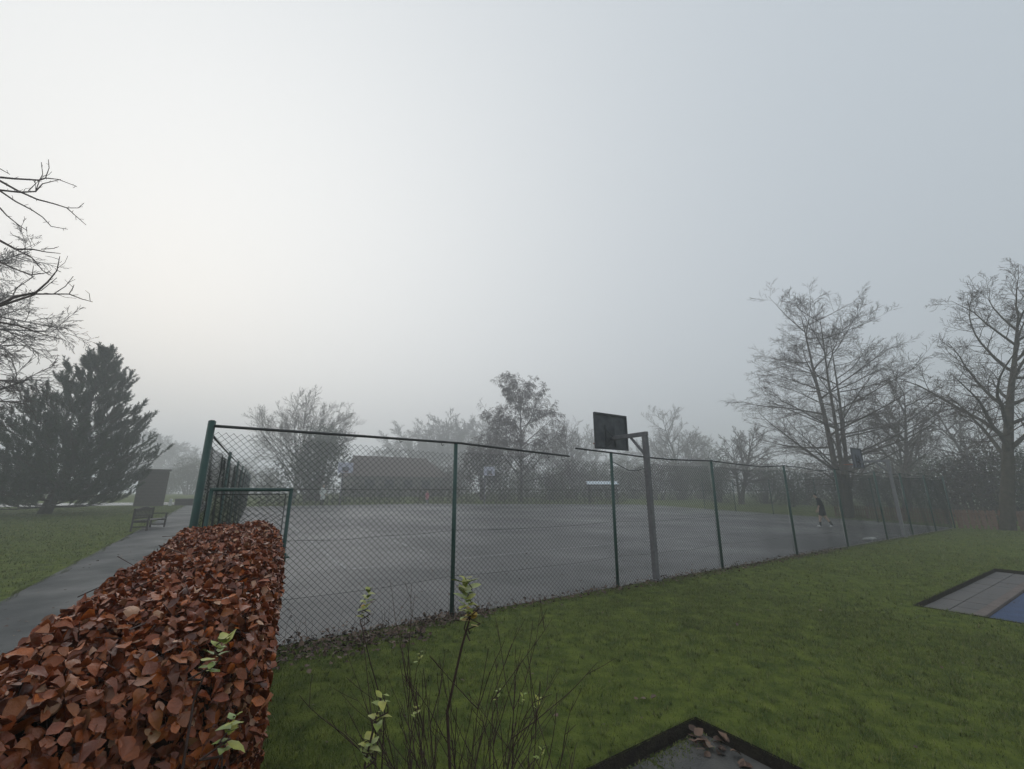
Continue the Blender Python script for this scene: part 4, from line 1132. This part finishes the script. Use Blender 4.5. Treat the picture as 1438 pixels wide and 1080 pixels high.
# ------------------------------------------------------------------ leafy masses (evergreens, hedges, shrubs)
def foliage(name, lobes, count, size, seed, shell=0.35):
    """leaf faces through the volume of uneven lobes (cx, cy, cz, rx, ry, rz)"""
    rg = np.random.default_rng(seed); lob = np.array(lobes, float)
    vol = lob[:, 3]*lob[:, 4] + lob[:, 4]*lob[:, 5] + lob[:, 3]*lob[:, 5]
    pick = rg.choice(len(lob), count, p=vol/vol.sum()); b = lob[pick]
    d = rg.normal(0, 1, (count, 3)); d /= np.linalg.norm(d, axis=1, keepdims=True)
    bumps = 1 + 0.16*np.sin(d[:, 0]*7 + pick) + 0.14*np.sin(d[:, 1]*9 + d[:, 2]*6 + pick*2)
    rad = (1 - shell*rg.power(1.0, count)*rg.uniform(0, 1, count))*bumps
    p_ = b[:, :3] + d*rad[:, None]*b[:, 3:]
    p_ = p_[p_[:, 2] > 0.02]; d = d[:len(p_)]; n = len(p_)
    nr_ = d + rg.normal(0, 0.6, (n, 3)); nr_ /= np.linalg.norm(nr_, axis=1, keepdims=True)
    t = np.cross(nr_, rg.normal(0, 1, (n, 3))); t /= np.linalg.norm(t, axis=1, keepdims=True); w = np.cross(nr_, t)
    s_ = size*rg.uniform(0.6, 1.3, n)[:, None]
    V = np.stack([p_ - t*s_, p_ + w*s_*0.45 + nr_*s_*0.12, p_ + t*s_, p_ - w*s_*0.45 + nr_*s_*0.12], 1).reshape(-1, 3)
    F = (np.arange(n)*4)[:, None] + np.array([[0, 1, 2, 3]])
    return np_mesh(name, V, [F])
def leafy(name, label, loc, lobes, count, size, m, seed, cat='shrub', trunk_h=None, group=None, rz=0):
    root = thing(name, label, cat, loc, rz, group)
    tag(link('crown' if cat == 'tree' else 'foliage', foliage('foliage', lobes, count, size, seed), M[m], root), kind='stuff')
    rr = random.Random(seed); segs = []
    for l in lobes:
        a = Vector((l[0]*0.3, l[1]*0.3, -0.1)); b = Vector((l[0], l[1], l[2]))
        segs += poly_segs([a, a.lerp(b, 0.5) + Vector((rr.gauss(0, .1), rr.gauss(0, .1), 0)), b], 0.09 if cat != 'tree' else 0.16, 0.03)
    link('trunk' if cat == 'tree' else 'stem', tube_mesh('stem', segs, 5), M['bark'], root)
    return root
def lobes_rand(seed, n, R, h, zc=0.5, rmin=0.35, rmax=0.6):
    rr = random.Random(seed); out_ = []
    for i in range(n):
        a = rr.uniform(0, 6.28); t = rr.random(); z = h*(0.18 + 0.66*(i+0.5)/n); k = math.sin(math.pi*min(1, 0.22 + 0.75*(z/h)))
        q = R*k*math.sqrt(t)*0.6
        s_ = R*rr.uniform(rmin, rmax); out_.append((q*math.cos(a), q*math.sin(a), z, s_, s_, s_*rr.uniform(0.7, 1.0)))
    return out_
leafy('evergreen_tree', 'broad dark evergreen tree left of the pavilion beyond the court', gu(440, 50), lobes_rand(3, 30, 5.0, 9.2, rmin=0.22, rmax=0.40), 7000, 0.16, 'evergreen', 3, 'tree')
leafy('domed_tree', 'dark brownish domed tree between pavilion and birch', gu(677, 57), [(0, 0, 2.2, 2.2, 2.2, 2.2), (0, 0, 4.4, 2.5, 2.5, 2.4), (0.3, 0, 6.6, 2.1, 2.1, 2.2), (-0.6, 0.2, 5.6, 2.0, 2.0, 1.8)], 6500, 0.14, 'brown_leaf', 4, 'tree')
# far hedge behind the court: three lengths
for i, (a, b, h, lab, m) in enumerate([((-1.0, 37.2), (12.5, 37.6), 1.9, 'dark clipped hedge before the pavilion behind the court', 'evergreen'), ((13.0, 37.3), (19.5, 35.2), 1.7, 'low olive hedge right of the child behind the court', 'olive_leaf'), ((20.2, 34.6), (34.5, 27.6), 1.75, 'long dull olive hedge under the birch behind the court', 'olive_leaf')]):
    L = math.hypot(b[0]-a[0], b[1]-a[1]); ang = FENCE_ANG + math.atan2(b[1]-a[1], b[0]-a[0])
    nl = int(L/0.9); rr = random.Random(i)
    lob = [(L*(k+0.5)/nl, rr.gauss(0, .08), h*0.5, 0.75, 0.7*rr.uniform(0.9, 1.1), h*0.52*rr.uniform(0.9, 1.08)) for k in range(nl)]
    root = thing('hedge', lab, 'hedge', P(*a), ang)
    tag(link('foliage', foliage('foliage', lob, int(L*330), 0.09, 50+i), M[m], root), kind='stuff')
    sg = []
    for k in range(int(L/0.5)):
        x = (k+0.5)*0.5; sg += [(x, 0, -0.1, x+rr.gauss(0, .1), rr.gauss(0, .1), h*0.8, 0.04, 0.015)]
    link('stem', tube_mesh('stem', sg, 4), M['bark'], root)
# shrubs round the edges
shr = [('round grey green bush beyond the brick pier', 264, 66, 3.0, 5.6, 'olive_leaf'), ('misty green bush left of the brick pier', 232, 72, 3.0, 4.2, 'evergreen'),
       ('bushy shrub behind the hoop with whitish board', 705, 47, 2.4, 3.8, 'olive_leaf'), ('tangled bush right of the weeping birch trunk', 775, 48, 2.6, 3.6, 'olive_leaf'),
       ('dull green thicket behind the pale shelter roof', 858, 57, 3.2, 4.2, 'olive_leaf'), ('dense thicket behind the near basketball post', 925, 52, 3.2, 4.6, 'brown_leaf'),
       ('dark green bush left of the tall multi stemmed tree', 1010, 46, 3.2, 5.4, 'evergreen'), ('low dark bush at the court edge behind the walking person', 1112, 37, 1.5, 1.9, 'evergreen'),
       ('greenish thicket under the tall multi stemmed tree', 1075, 44, 3.0, 4.4, 'olive_leaf'), ('brown thicket behind the end fence', 1180, 40, 3.0, 4.2, 'brown_leaf'),
       ('olive thicket behind the second basketball post', 1262, 36, 3.0, 4.4, 'olive_leaf'), ('dark green thicket where both picket fences end', 1335, 32, 2.6, 4.4, 'evergreen'),
       ('tall dark bush behind the brown picket fence', 1405, 29, 2.6, 5.0, 'brown_leaf'), ('dark evergreen bush at the end of the brown picket fence', 1480, 27, 2.4, 5.2, 'evergreen'),
       ('brown bush between the pavilion and domed tree', 640, 56, 2.6, 4.4, 'brown_leaf'), ('grey olive bush left of the domed tree', 612, 60, 2.6, 3.8, 'olive_leaf'),
       ('olive bush behind the birch trunk', 742, 56, 3.0, 4.4, 'olive_leaf'), ('brownish bush right of the weeping birch', 800, 55, 3.0, 4.4, 'brown_leaf'), ('olive bush left of the pale shelter', 826, 60, 3.0, 4.6, 'olive_leaf'),
       ('grey thicket right of the pale shelter', 890, 56, 3.2, 4.8, 'olive_leaf'), ('misty thicket right of the near basketball post', 958, 54, 3.2, 4.6, 'olive_leaf'), ('dull thicket before the flat topped tree', 985, 58, 3.4, 5.4, 'brown_leaf'),
       ('thicket left of the walking person', 1128, 42, 2.8, 4.2, 'olive_leaf'), ('thicket below the second backboard', 1222, 38, 2.8, 4.2, 'brown_leaf'), ('olive thicket behind the last fence posts', 1300, 35, 2.8, 4.4, 'olive_leaf'),
       ('brown thicket behind the start of the brown picket fence', 1368, 31, 2.6, 4.4, 'brown_leaf'), ('dark bush touching the stout old tree', 1440, 28, 2.2, 4.6, 'olive_leaf'),
       ('grey misty bush behind the left return fence', 332, 58, 2.6, 3.8, 'olive_leaf'), ('misty bush behind the low wall', 296, 64, 2.8, 4.0, 'olive_leaf'),
       ('misty bush behind the pine tree', 30, 52, 3.4, 4.4, 'olive_leaf'), ('small misty bush under the fan shaped bare tree', 372, 52, 2.0, 3.4, 'olive_leaf')]
for i, (lab, u_, Y_, R, h, m) in enumerate(shr):
    if Y_ > 34: Y_, R, h = Y_*1.25, R*1.3, h*1.2
    leafy('shrub', lab, gu(u_, Y_), lobes_rand(100+i, 12, R, h, rmin=0.35, rmax=0.55), int(3000*R*h/10), 0.075 + Y_*0.0007, m, 200+i)

# ------------------------------------------------------------------ buildings and walls
pav = thing('pavilion', 'long low brick pavilion with brown tiled roof behind the court hedge', 'building', P(12.2, 60.0), FENCE_ANG)
pav.scale = (1.26, 1.26, 1.26)
L_, D_ = 12.0, 7.0
wall = box('wall', 0, L_, 0, D_, -0.3, 2.5, M['wall_brick'], pav)
bm = bmesh.new()
vs = [bm.verts.new(v) for v in [(-0.4, -0.5, 2.42), (L_+0.4, -0.5, 2.42), (L_+0.4, D_+0.5, 2.42), (-0.4, D_+0.5, 2.42), (0.5, D_/2, 5.0), (L_-1.6, D_/2, 5.0)]]
for f in [(0, 1, 5, 4), (1, 2, 5), (2, 3, 4, 5), (3, 0, 4), (3, 2, 1, 0)]: bm.faces.new([vs[i] for i in f])
roof = link('roof', bm_mesh('roof', bm), M['roof_tile'], pav)
link('ridge', bm_mesh('ridge', capped([(0.4, D_/2, 5.0, L_-1.5, D_/2, 5.0, 0.12, 0.12)], 6)), M['roof_tile'], roof)
for k in range(16):   # tile courses as raised rows
    t = k/16; y0 = -0.5 + (D_/2+0.5)*t; z0 = 2.42 + (5.0-2.42)*t
    xa, xb = -0.4 + 0.9*t, L_+0.4 - 2.0*t
    link('tile_course', bm_mesh('tile_course', capped([(xa, y0, z0+0.02, xb, y0, z0+0.02, 0.035, 0.035)], 5)), M['roof_tile'], roof)
for x in (1.2, 3.6, 6.0, 8.4):
    w = box('window', x, x+1.3, -0.05, -0.005, 0.95, 2.1, M['window_frame'], pav)
    box('pane', x+0.08, x+1.22, -0.06, -0.053, 1.03, 2.02, M['window_glass'], w)
dr = box('door', 10.2, 11.2, -0.05, -0.005, 0.0, 2.1, M['brick'], pav)
box('handle', 10.3, 10.36, -0.09, -0.053, 1.0, 1.12, M['post_steel'], dr)

# pale shelter roof
sh = thing('shelter', 'open shelter with pale blue ribbed roof beside the far hedge', 'shelter', gu(847, 49), math.radians(-6))
for x in (-1.5, 1.5):
    for y in (-0.9, 0.9): box('post', x-0.05, x+0.05, y-0.05, y+0.05, -0.1, 2.15 + (0.28 if y > 0 else 0), M['bench_wood'], sh)
V = []; F = []
for i in range(37):
    x = -1.75 + 3.5*i/36; zz = 0.03*(1 if i % 2 else 0); V += [(x, -1.3, 2.12+zz), (x, 1.3, 2.52+zz)]
    if i: F.append((2*i-2, 2*i, 2*i+1, 2*i-1))
link('roof', np_mesh('roof', V, [F]), M['pale_blue_roof'], sh)
box('fascia', -1.75, 1.75, -1.28, -1.24, 1.98, 2.10, M['bench_wood'], sh)

def brickwork(root, x0, x1, y0, y1, z0, z1, parent_name='brick', bl=0.5, bh=0.25):
    """courses of blocks round a pier, each its own part"""
    core = box('core', x0+0.02, x1-0.02, y0+0.02, y1-0.02, z0-0.2, z1, M['mortar'], root)
    rows = int(round((z1-z0)/bh)); me = {}
    for r_ in range(rows):
        za = z0 + r_*bh
        for side, (a, b) in (('f', (x0, x1)), ('r', (y0, y1))):
            n_ = max(1, int(round((b-a)/bl))); w = (b-a)/n_
            off = 0 if r_ % 2 else w/2
            cuts = [a] + [a + off + w*i for i in range(n_+1) if a + 0.05 < a + off + w*i < b - 0.05] + [b]
            for p, q in zip(cuts[:-1], cuts[1:]):
                key = (side, round(q-p, 3))
                if key not in me:
                    bmq = bmesh.new()
                    if side == 'f': box_bm(bmq, 0, q-p-0.015, -0.012, 0.03, 0, bh-0.015)
                    else: box_bm(bmq, -0.03, 0.012, 0, q-p-0.015, 0, bh-0.015)
                    me[key] = bm_mesh('brick', bmq)
                o = link('brick', me[key], M['brick'], root)
                o.location = (p, y0, za) if side == 'f' else (x1, p, za)
pier = thing('brick_pier', 'tall square brick pier with flat cap beside the wet road', 'pier', P(-8.6, 40.3), FENCE_ANG + 0.12)
brickwork(pier, -0.95, 0.95, -0.6, 0.6, 0, 2.85)
box('cap', -1.06, 1.06, -0.71, 0.71, 2.855, 2.98, M['stone_cap'], pier, 0.01)
lw = thing('low_wall', 'low dark brick wall beside the tall brick pier', 'wall', P(-6.9, 40.2), FENCE_ANG + 0.1)
brickwork(lw, 0.0, 2.0, -0.12, 0.12, 0, 0.5)
box('cap', -0.04, 2.04, -0.16, 0.16, 0.505, 0.57, M['stone_cap'], lw)
wp = thing('marker_post', 'short white marker post between pier and low wall', 'post', P(-7.15, 39.9))
link('shaft', bm_mesh('shaft', capped([(0, 0, -0.1, 0, 0, 0.5, 0.11, 0.11), (0, 0, 0.5, 0, 0, 0.58, 0.13, 0.06)], 10)), M['white_paint'], wp)

# ------------------------------------------------------------------ bench
bn = thing('park_bench', 'weathered wooden park bench with armrests on the lawn beside the path', 'bench', P(-5.75, 16.9), FENCE_ANG + math.radians(90) - 0.24)
# local: x along the length (away), y toward the lawn (back at +y), seat faces -y
BL = 1.85
def bb(name, *a, **k): return box(name, *a, M['bench_wood'], bn, 0.006)
for x in (0.05, BL-0.11):
    bb('leg', x, x+0.06, -0.02, 0.04, -0.06, 0.62)
    box('leg', x, x+0.06, 0.50, 0.56, -0.06, 0.90, M['bench_wood'], bn, 0.006)
    bb('armrest', x-0.02, x+0.08, -0.06, 0.50, 0.623, 0.665)
    bb('stretcher', x+0.005, x+0.055, 0.045, 0.497, 0.15, 0.20)
    bb('seat_rail', x+0.005, x+0.055, 0.045, 0.497, 0.34, 0.405)
for i in range(5): bb('seat_slat', 0.02, BL-0.02, -0.02+i*0.105, 0.065+i*0.105, 0.41, 0.435)
bb('back_rail', 0.112, BL-0.112, 0.505, 0.55, 0.80, 0.90)
bb('back_rail', 0.112, BL-0.112, 0.505, 0.55, 0.48, 0.54)
for i in range(13):
    x = 0.16 + i*(BL-0.36)/12
    bb('back_slat', x, x+0.045, 0.518, 0.54, 0.542, 0.798)
bm = bmesh.new(); bmesh.ops.create_cone(bm, cap_ends=True, segments=16, radius1=0.5, radius2=0.5, depth=0.04)
bmesh.ops.transform(bm, verts=bm.verts, matrix=Matrix.Translation((BL/2, 0.528, 0.905)) @ Matrix.Rotation(math.radians(90), 4, 'X') @ Matrix.Scale(0.10, 4, (0, 1, 0)) @ Matrix.Scale(0.8, 4, (1, 0, 0)))
link('crest', bm_mesh('crest', bm), M['bench_wood'], bn)

# ------------------------------------------------------------------ picket fences
def picket(label, a, b, h, step):
    pa, pb = P(*a), P(*b); d = pb - pa; L = d.xy.length
    r = thing('picket_fence', label, 'fence', pa, math.atan2(d.y, d.x))
    bm = bmesh.new(); w = step*0.52
    vs = [bm.verts.new(v) for v in [(-w/2, -0.009, -0.03), (w/2, -0.009, -0.03), (w/2, -0.009, h-0.07), (0, -0.009, h), (-w/2, -0.009, h-0.07), (-w/2, 0.009, -0.03), (w/2, 0.009, -0.03), (w/2, 0.009, h-0.07), (0, 0.009, h), (-w/2, 0.009, h-0.07)]]
    for f in [(0, 1, 2, 3, 4), (9, 8, 7, 6, 5), (0, 5, 6, 1), (1, 6, 7, 2), (2, 7, 8, 3), (3, 8, 9, 4), (4, 9, 5, 0)]: bm.faces.new([vs[i] for i in f])
    me = bm_mesh('picket', bm); rr = random.Random(1); n = int(L/step)
    for i in range(n):
        o = link('picket', me, M['picket_wood'], r); o.location = ((i+0.5)*step, 0, d.z*(i+0.5)/n + rr.uniform(-.015, .01)); o.rotation_euler = (0, rr.gauss(0, .012), 0)
    for z in (0.22, h-0.25): box('rail', 0, L, 0.012, 0.05, z, z+0.07, M['picket_wood'], r)
    m = max(1, int(L/2))
    for i in range(m+1): box('post', i*L/m-0.045, i*L/m+0.045, 0.053, 0.14, -0.2, h-0.05, M['picket_wood'], r)
picket('brown wooden picket fence at the lawn end beside the stout tree', (28.7, -0.15), (30.4, -6.5), 0.95, 0.2)
picket('faded picket fence seen through the mesh behind the court end', (31.5, -1.0), (33.8, 7.0), 0.85, 0.15)
kb = strip('court_kerb', (30.2, 2.7), (33.3, 16.2), 0.16, M['pale_stone'], 0.05); tag(kb, kind='structure')
kb = strip('court_kerb', (33.3, 16.2), (35.6, 25.3), 0.16, M['pale_stone'], 0.05); tag(kb, kind='structure')

# ------------------------------------------------------------------ pale lumps by the fence
rr = random.Random(6)
for i, (s_, n_, r_, lab) in enumerate([(17.5, 0.25, 0.15, 'large pale stone at the fence foot'), (18.2, 0.3, 0.10, 'smaller pale stone at the fence foot beside the large one')]):
    bm = bmesh.new(); bmesh.ops.create_icosphere(bm, subdivisions=3, radius=r_)
    for v in bm.verts:
        k = 1 + 0.12*math.sin(v.co.x*22+i) + 0.10*math.sin(v.co.y*19+2) + 0.08*math.sin(v.co.z*31); v.co *= k; v.co.z *= 0.65
    o = link('stone', bm_mesh('stone', bm, True), M['pale_stone'], None, P(s_, n_, r_*0.4)); tag(o, lab, 'stone')

# ------------------------------------------------------------------ people
def person(label, loc, rz, J, E, mats, scale, hair, hair_mat, hair_off, nose=True):
    """J joint -> (x, y, z, radius); x forward. E edges (a, b, region). One continuous skinned body."""
    root = thing('person', label, 'person', loc, rz)
    root.scale = (scale,)*3
    names = list(J); idx = {n: i for i, n in enumerate(names)}
    me = bpy.data.meshes.new('body'); me.from_pydata([J[n][:3] for n in names], [(idx[a], idx[b]) for a, b, _ in E], [])
    o = bpy.data.objects.new('body', me); COL.objects.link(o)
    md = o.modifiers.new('skin', 'SKIN'); md.use_smooth_shade = True
    sv = me.skin_vertices[0].data
    for n in names:
        r = J[n][3]; sv[idx[n]].radius = r if isinstance(r, tuple) else (r, r)
        sv[idx[n]].use_root = (n == 'pelvis')
    o.modifiers.new('sub', 'SUBSURF').levels = 2
    dg = bpy.context.evaluated_depsgraph_get(); dg.update()
    nm = bpy.data.meshes.new_from_object(o.evaluated_get(dg))
    bpy.data.objects.remove(o); nm.name = 'body'
    regs = sorted({r for _, _, r in E}); nm.materials.clear()
    for r in regs: nm.materials.append(M[mats[r]])
    for p in nm.polygons:
        p.use_smooth = True; best = 9; bi = 0
        for a, b, r in E:
            A_, B_ = Vector(J[a][:3]), Vector(J[b][:3]); ab = B_-A_
            t = max(0, min(1, (p.center-A_).dot(ab)/ab.length_squared)); dd = (p.center-(A_+ab*t)).length
            ra = J[a][3] if not isinstance(J[a][3], tuple) else J[a][3][0]; rb = J[b][3] if not isinstance(J[b][3], tuple) else J[b][3][0]
            dd -= ra + (rb-ra)*t
            if dd < best: best = dd; bi = regs.index(r)
        p.material_index = bi
    body = link('body', nm, None, root)
    # hands with separate fingers
    for side in ('l', 'r'):
        w = Vector(J['hand_'+side][:3]); e_ = Vector(J['elbow_'+side][:3]); d = (w - Vector(J['wrist_'+side][:3])).normalized()
        sid = d.cross(Vector((0, 1, 0))).normalized(); sg = []
        for k in range(4):
            a = w + sid*(k-1.5)*0.018; m_ = a + d*(0.035+0.006*(1 if k in (1, 2) else 0)); t_ = m_ + (d + Vector((0.35, 0, 0))).normalized()*0.03
            sg += [(*a, *m_, 0.009, 0.0085), (*m_, *t_, 0.0085, 0.006)]
        a = w - d*0.03 + sid*0.03; sg += [(*a, *(a + d*0.03 + sid*0.025), 0.010, 0.009), (*(a + d*0.03 + sid*0.025), *(a + d*0.06 + sid*0.03), 0.009, 0.007)]
        link('fingers', tube_mesh('fingers', sg, 6), M[mats['skin']], root)
    # hair cap and face
    h = Vector(J['head'][:3]); r = J['head'][3]; r = r if not isinstance(r, tuple) else max(r)
    bm = bmesh.new(); bmesh.ops.create_uvsphere(bm, u_segments=16, v_segments=10, radius=r*1.16)
    fw = (Vector(J['face'][:3]) - h).normalized()
    for v in list(bm.verts):
        if v.co.dot(fw) > r*0.35 and v.co.z < r*0.55: bm.verts.remove(v)
        elif v.co.z < -r*hair: bm.verts.remove(v)
    bmesh.ops.translate(bm, verts=bm.verts, vec=h + Vector((0, 0, hair_off)))
    link('hair', bm_mesh('hair', bm, True), M[hair_mat], root)
    fc = Vector(J['face'][:3]); up = Vector((0, 0, 1)); sd = fw.cross(up).normalized(); nu = sd.cross(fw)
    nose_s = [(*(fc + fw*0.03 + nu*0.01), *(fc + fw*0.055 - nu*0.02), 0.009, 0.014)]
    link('nose', tube_mesh('nose', nose_s, 6), M['skin'], root)
    ey = []
    for q in (-1, 1): ey.append((*(fc + fw*0.03 + nu*0.03 + sd*q*0.03), *(fc + fw*0.045 + nu*0.03 + sd*q*0.03), 0.010, 0.006))
    link('eyes', tube_mesh('eyes', ey, 6), M['black_cloth'], root)
    link('mouth', tube_mesh('mouth', [(*(fc + fw*0.04 - nu*0.045 - sd*0.022), *(fc + fw*0.04 - nu*0.045 + sd*0.022), 0.005, 0.005)], 5), M['rim'], root)
    return root
EDG = [('pelvis', 'waist', 'shirt'), ('waist', 'chest', 'shirt'), ('chest', 'neck', 'shirt'), ('neck', 'chin', 'skin'), ('chin', 'head', 'skin'), ('head', 'face', 'skin')]
for q in 'lr':
    EDG += [('chest', 'shoulder_'+q, 'shirt'), ('shoulder_'+q, 'elbow_'+q, 'sleeve'), ('elbow_'+q, 'wrist_'+q, 'forearm'), ('wrist_'+q, 'hand_'+q, 'skin'),
            ('pelvis', 'hip_'+q, 'shorts'), ('hip_'+q, 'thigh_'+q, 'shorts'), ('thigh_'+q, 'knee_'+q, 'knee'), ('knee_'+q, 'calf_'+q, 'shin'), ('calf_'+q, 'ankle_'+q, 'sock'), ('ankle_'+q, 'toe_'+q, 'shoe')]
Jw = {'pelvis': (0, 0, 0.92, (0.13, 0.15)), 'waist': (0.03, 0, 1.06, (0.125, 0.14)), 'chest': (0.08, 0, 1.27, (0.135, 0.16)), 'neck': (0.14, 0, 1.43, 0.07), 'chin': (0.18, 0, 1.49, 0.055), 'head': (0.22, 0, 1.57, 0.092), 'face': (0.28, 0, 1.53, 0.07),
      'shoulder_l': (0.08, 0.19, 1.37, 0.066), 'elbow_l': (0.10, 0.24, 1.10, 0.048), 'wrist_l': (0.20, 0.21, 0.87, 0.032), 'hand_l': (0.24, 0.20, 0.79, 0.034),
      'shoulder_r': (0.08, -0.19, 1.37, 0.066), 'elbow_r': (0.06, -0.24, 1.10, 0.048), 'wrist_r': (0.14, -0.22, 0.86, 0.032), 'hand_r': (0.17, -0.21, 0.78, 0.034),
      'hip_l': (0.02, 0.10, 0.86, 0.105), 'thigh_l': (0.10, 0.11, 0.62, 0.10), 'knee_l': (0.15, 0.11, 0.49, 0.060), 'calf_l': (0.17, 0.11, 0.28, 0.052), 'ankle_l': (0.18, 0.11, 0.08, 0.045), 'toe_l': (0.34, 0.11, 0.045, 0.042),
      'hip_r': (-0.02, -0.10, 0.86, 0.105), 'thigh_r': (-0.06, -0.11, 0.62, 0.10), 'knee_r': (-0.10, -0.11, 0.49, 0.060), 'calf_r': (-0.22, -0.11, 0.29, 0.052), 'ankle_r': (-0.32, -0.11, 0.10, 0.045), 'toe_r': (-0.18, -0.11, 0.045, 0.042)}
walk_m = {'shirt': 'navy', 'skin': 'skin', 'sleeve': 'navy', 'forearm': 'skin', 'shorts': 'black_cloth', 'knee': 'skin', 'shin': 'skin', 'sock': 'black_cloth', 'shoe': 'white_shoe'}
pw = P(22.7, 3.6, 0.02)
view = math.atan2(pw.y, pw.x)
person('person walking on the court with bowed head in dark T-shirt, shorts and white shoes', pw, view + math.radians(90), Jw, EDG, walk_m, 1.0, 0.35, 'hair', 0.015)
Jst = dict(Jw)
Jst.update({'pelvis': (0, 0, 0.92, (0.15, 0.17)), 'waist': (0, 0, 1.06, (0.14, 0.16)), 'chest': (0.0, 0, 1.27, (0.14, 0.17)), 'neck': (0.02, 0, 1.45, 0.065), 'chin': (0.03, 0, 1.51, 0.055), 'head': (0.03, 0, 1.61, 0.095), 'face': (0.08, 0, 1.58, 0.07),
            'shoulder_l': (0.0, 0.19, 1.39, 0.068), 'elbow_l': (-0.02, 0.25, 1.12, 0.052), 'wrist_l': (0.10, 0.22, 0.92, 0.036), 'hand_l': (0.14, 0.20, 0.85, 0.034),
            'shoulder_r': (0.0, -0.19, 1.39, 0.068), 'elbow_r': (-0.02, -0.25, 1.12, 0.052), 'wrist_r': (0.05, -0.24, 0.9, 0.036), 'hand_r': (0.07, -0.23, 0.82, 0.034),
            'hip_l': (0, 0.09, 0.86, 0.125), 'thigh_l': (0.02, 0.10, 0.62, 0.11), 'knee_l': (0.02, 0.10, 0.49, 0.07), 'calf_l': (0.0, 0.10, 0.28, 0.055), 'ankle_l': (-0.02, 0.10, 0.08, 0.045), 'toe_l': (0.13, 0.11, 0.045, 0.042),
            'hip_r': (0, -0.09, 0.86, 0.125), 'thigh_r': (0.0, -0.10, 0.62, 0.11), 'knee_r': (0.02, -0.10, 0.49, 0.07), 'calf_r': (0.0, -0.10, 0.28, 0.055), 'ankle_r': (-0.02, -0.10, 0.08, 0.045), 'toe_r': (0.13, -0.11, 0.045, 0.042)})
coat = {'shirt': 'white_cloth', 'skin': 'skin', 'sleeve': 'white_cloth', 'forearm': 'white_cloth', 'shorts': 'white_cloth', 'knee': 'white_cloth', 'shin': 'black_cloth', 'sock': 'black_cloth', 'shoe': 'black_cloth'}
p1 = P(4.1, 36.3, 0.0)
person('person in a long white coat standing at the far court edge before the evergreen', p1, math.radians(-40), Jst, EDG, coat, 1.06, 0.8, 'hair_fair', 0.01)
pink = {'shirt': 'pink_cloth', 'skin': 'skin', 'sleeve': 'pink_cloth', 'forearm': 'pink_cloth', 'shorts': 'pink_cloth', 'knee': 'grey_cloth', 'shin': 'grey_cloth', 'sock': 'grey_cloth', 'shoe': 'white_shoe'}
p2 = P(13.9, 35.3, 0.02)
person('small child in a pink top standing at the far court edge before the hedge', p2, math.radians(-110), Jst, EDG, pink, 0.76, 0.8, 'hair_fair', 0.01)

# ------------------------------------------------------------------ haze (closed box round camera and place, sky outside)
hm = bpy.data.materials.new('haze'); hm.use_nodes = True
t = hm.node_tree
for n in list(t.nodes): t.nodes.remove(n)
mo = t.nodes.new('ShaderNodeOutputMaterial'); pvn = t.nodes.new('ShaderNodeVolumePrincipled')
pvn.inputs['Color'].default_value = (0.93, 0.94, 0.95, 1)
pvn.inputs['Density'].default_value = HAZE_DENSITY
pvn.inputs['Anisotropy'].default_value = HAZE_G
t.links.new(pvn.outputs[0], mo.inputs['Volume'])
hz = box('haze', -420, 420, -420, 420, -1.3, 31.0, hm)
tag(hz, 'even pale grey winter mist over the whole park', 'haze', kind='stuff')
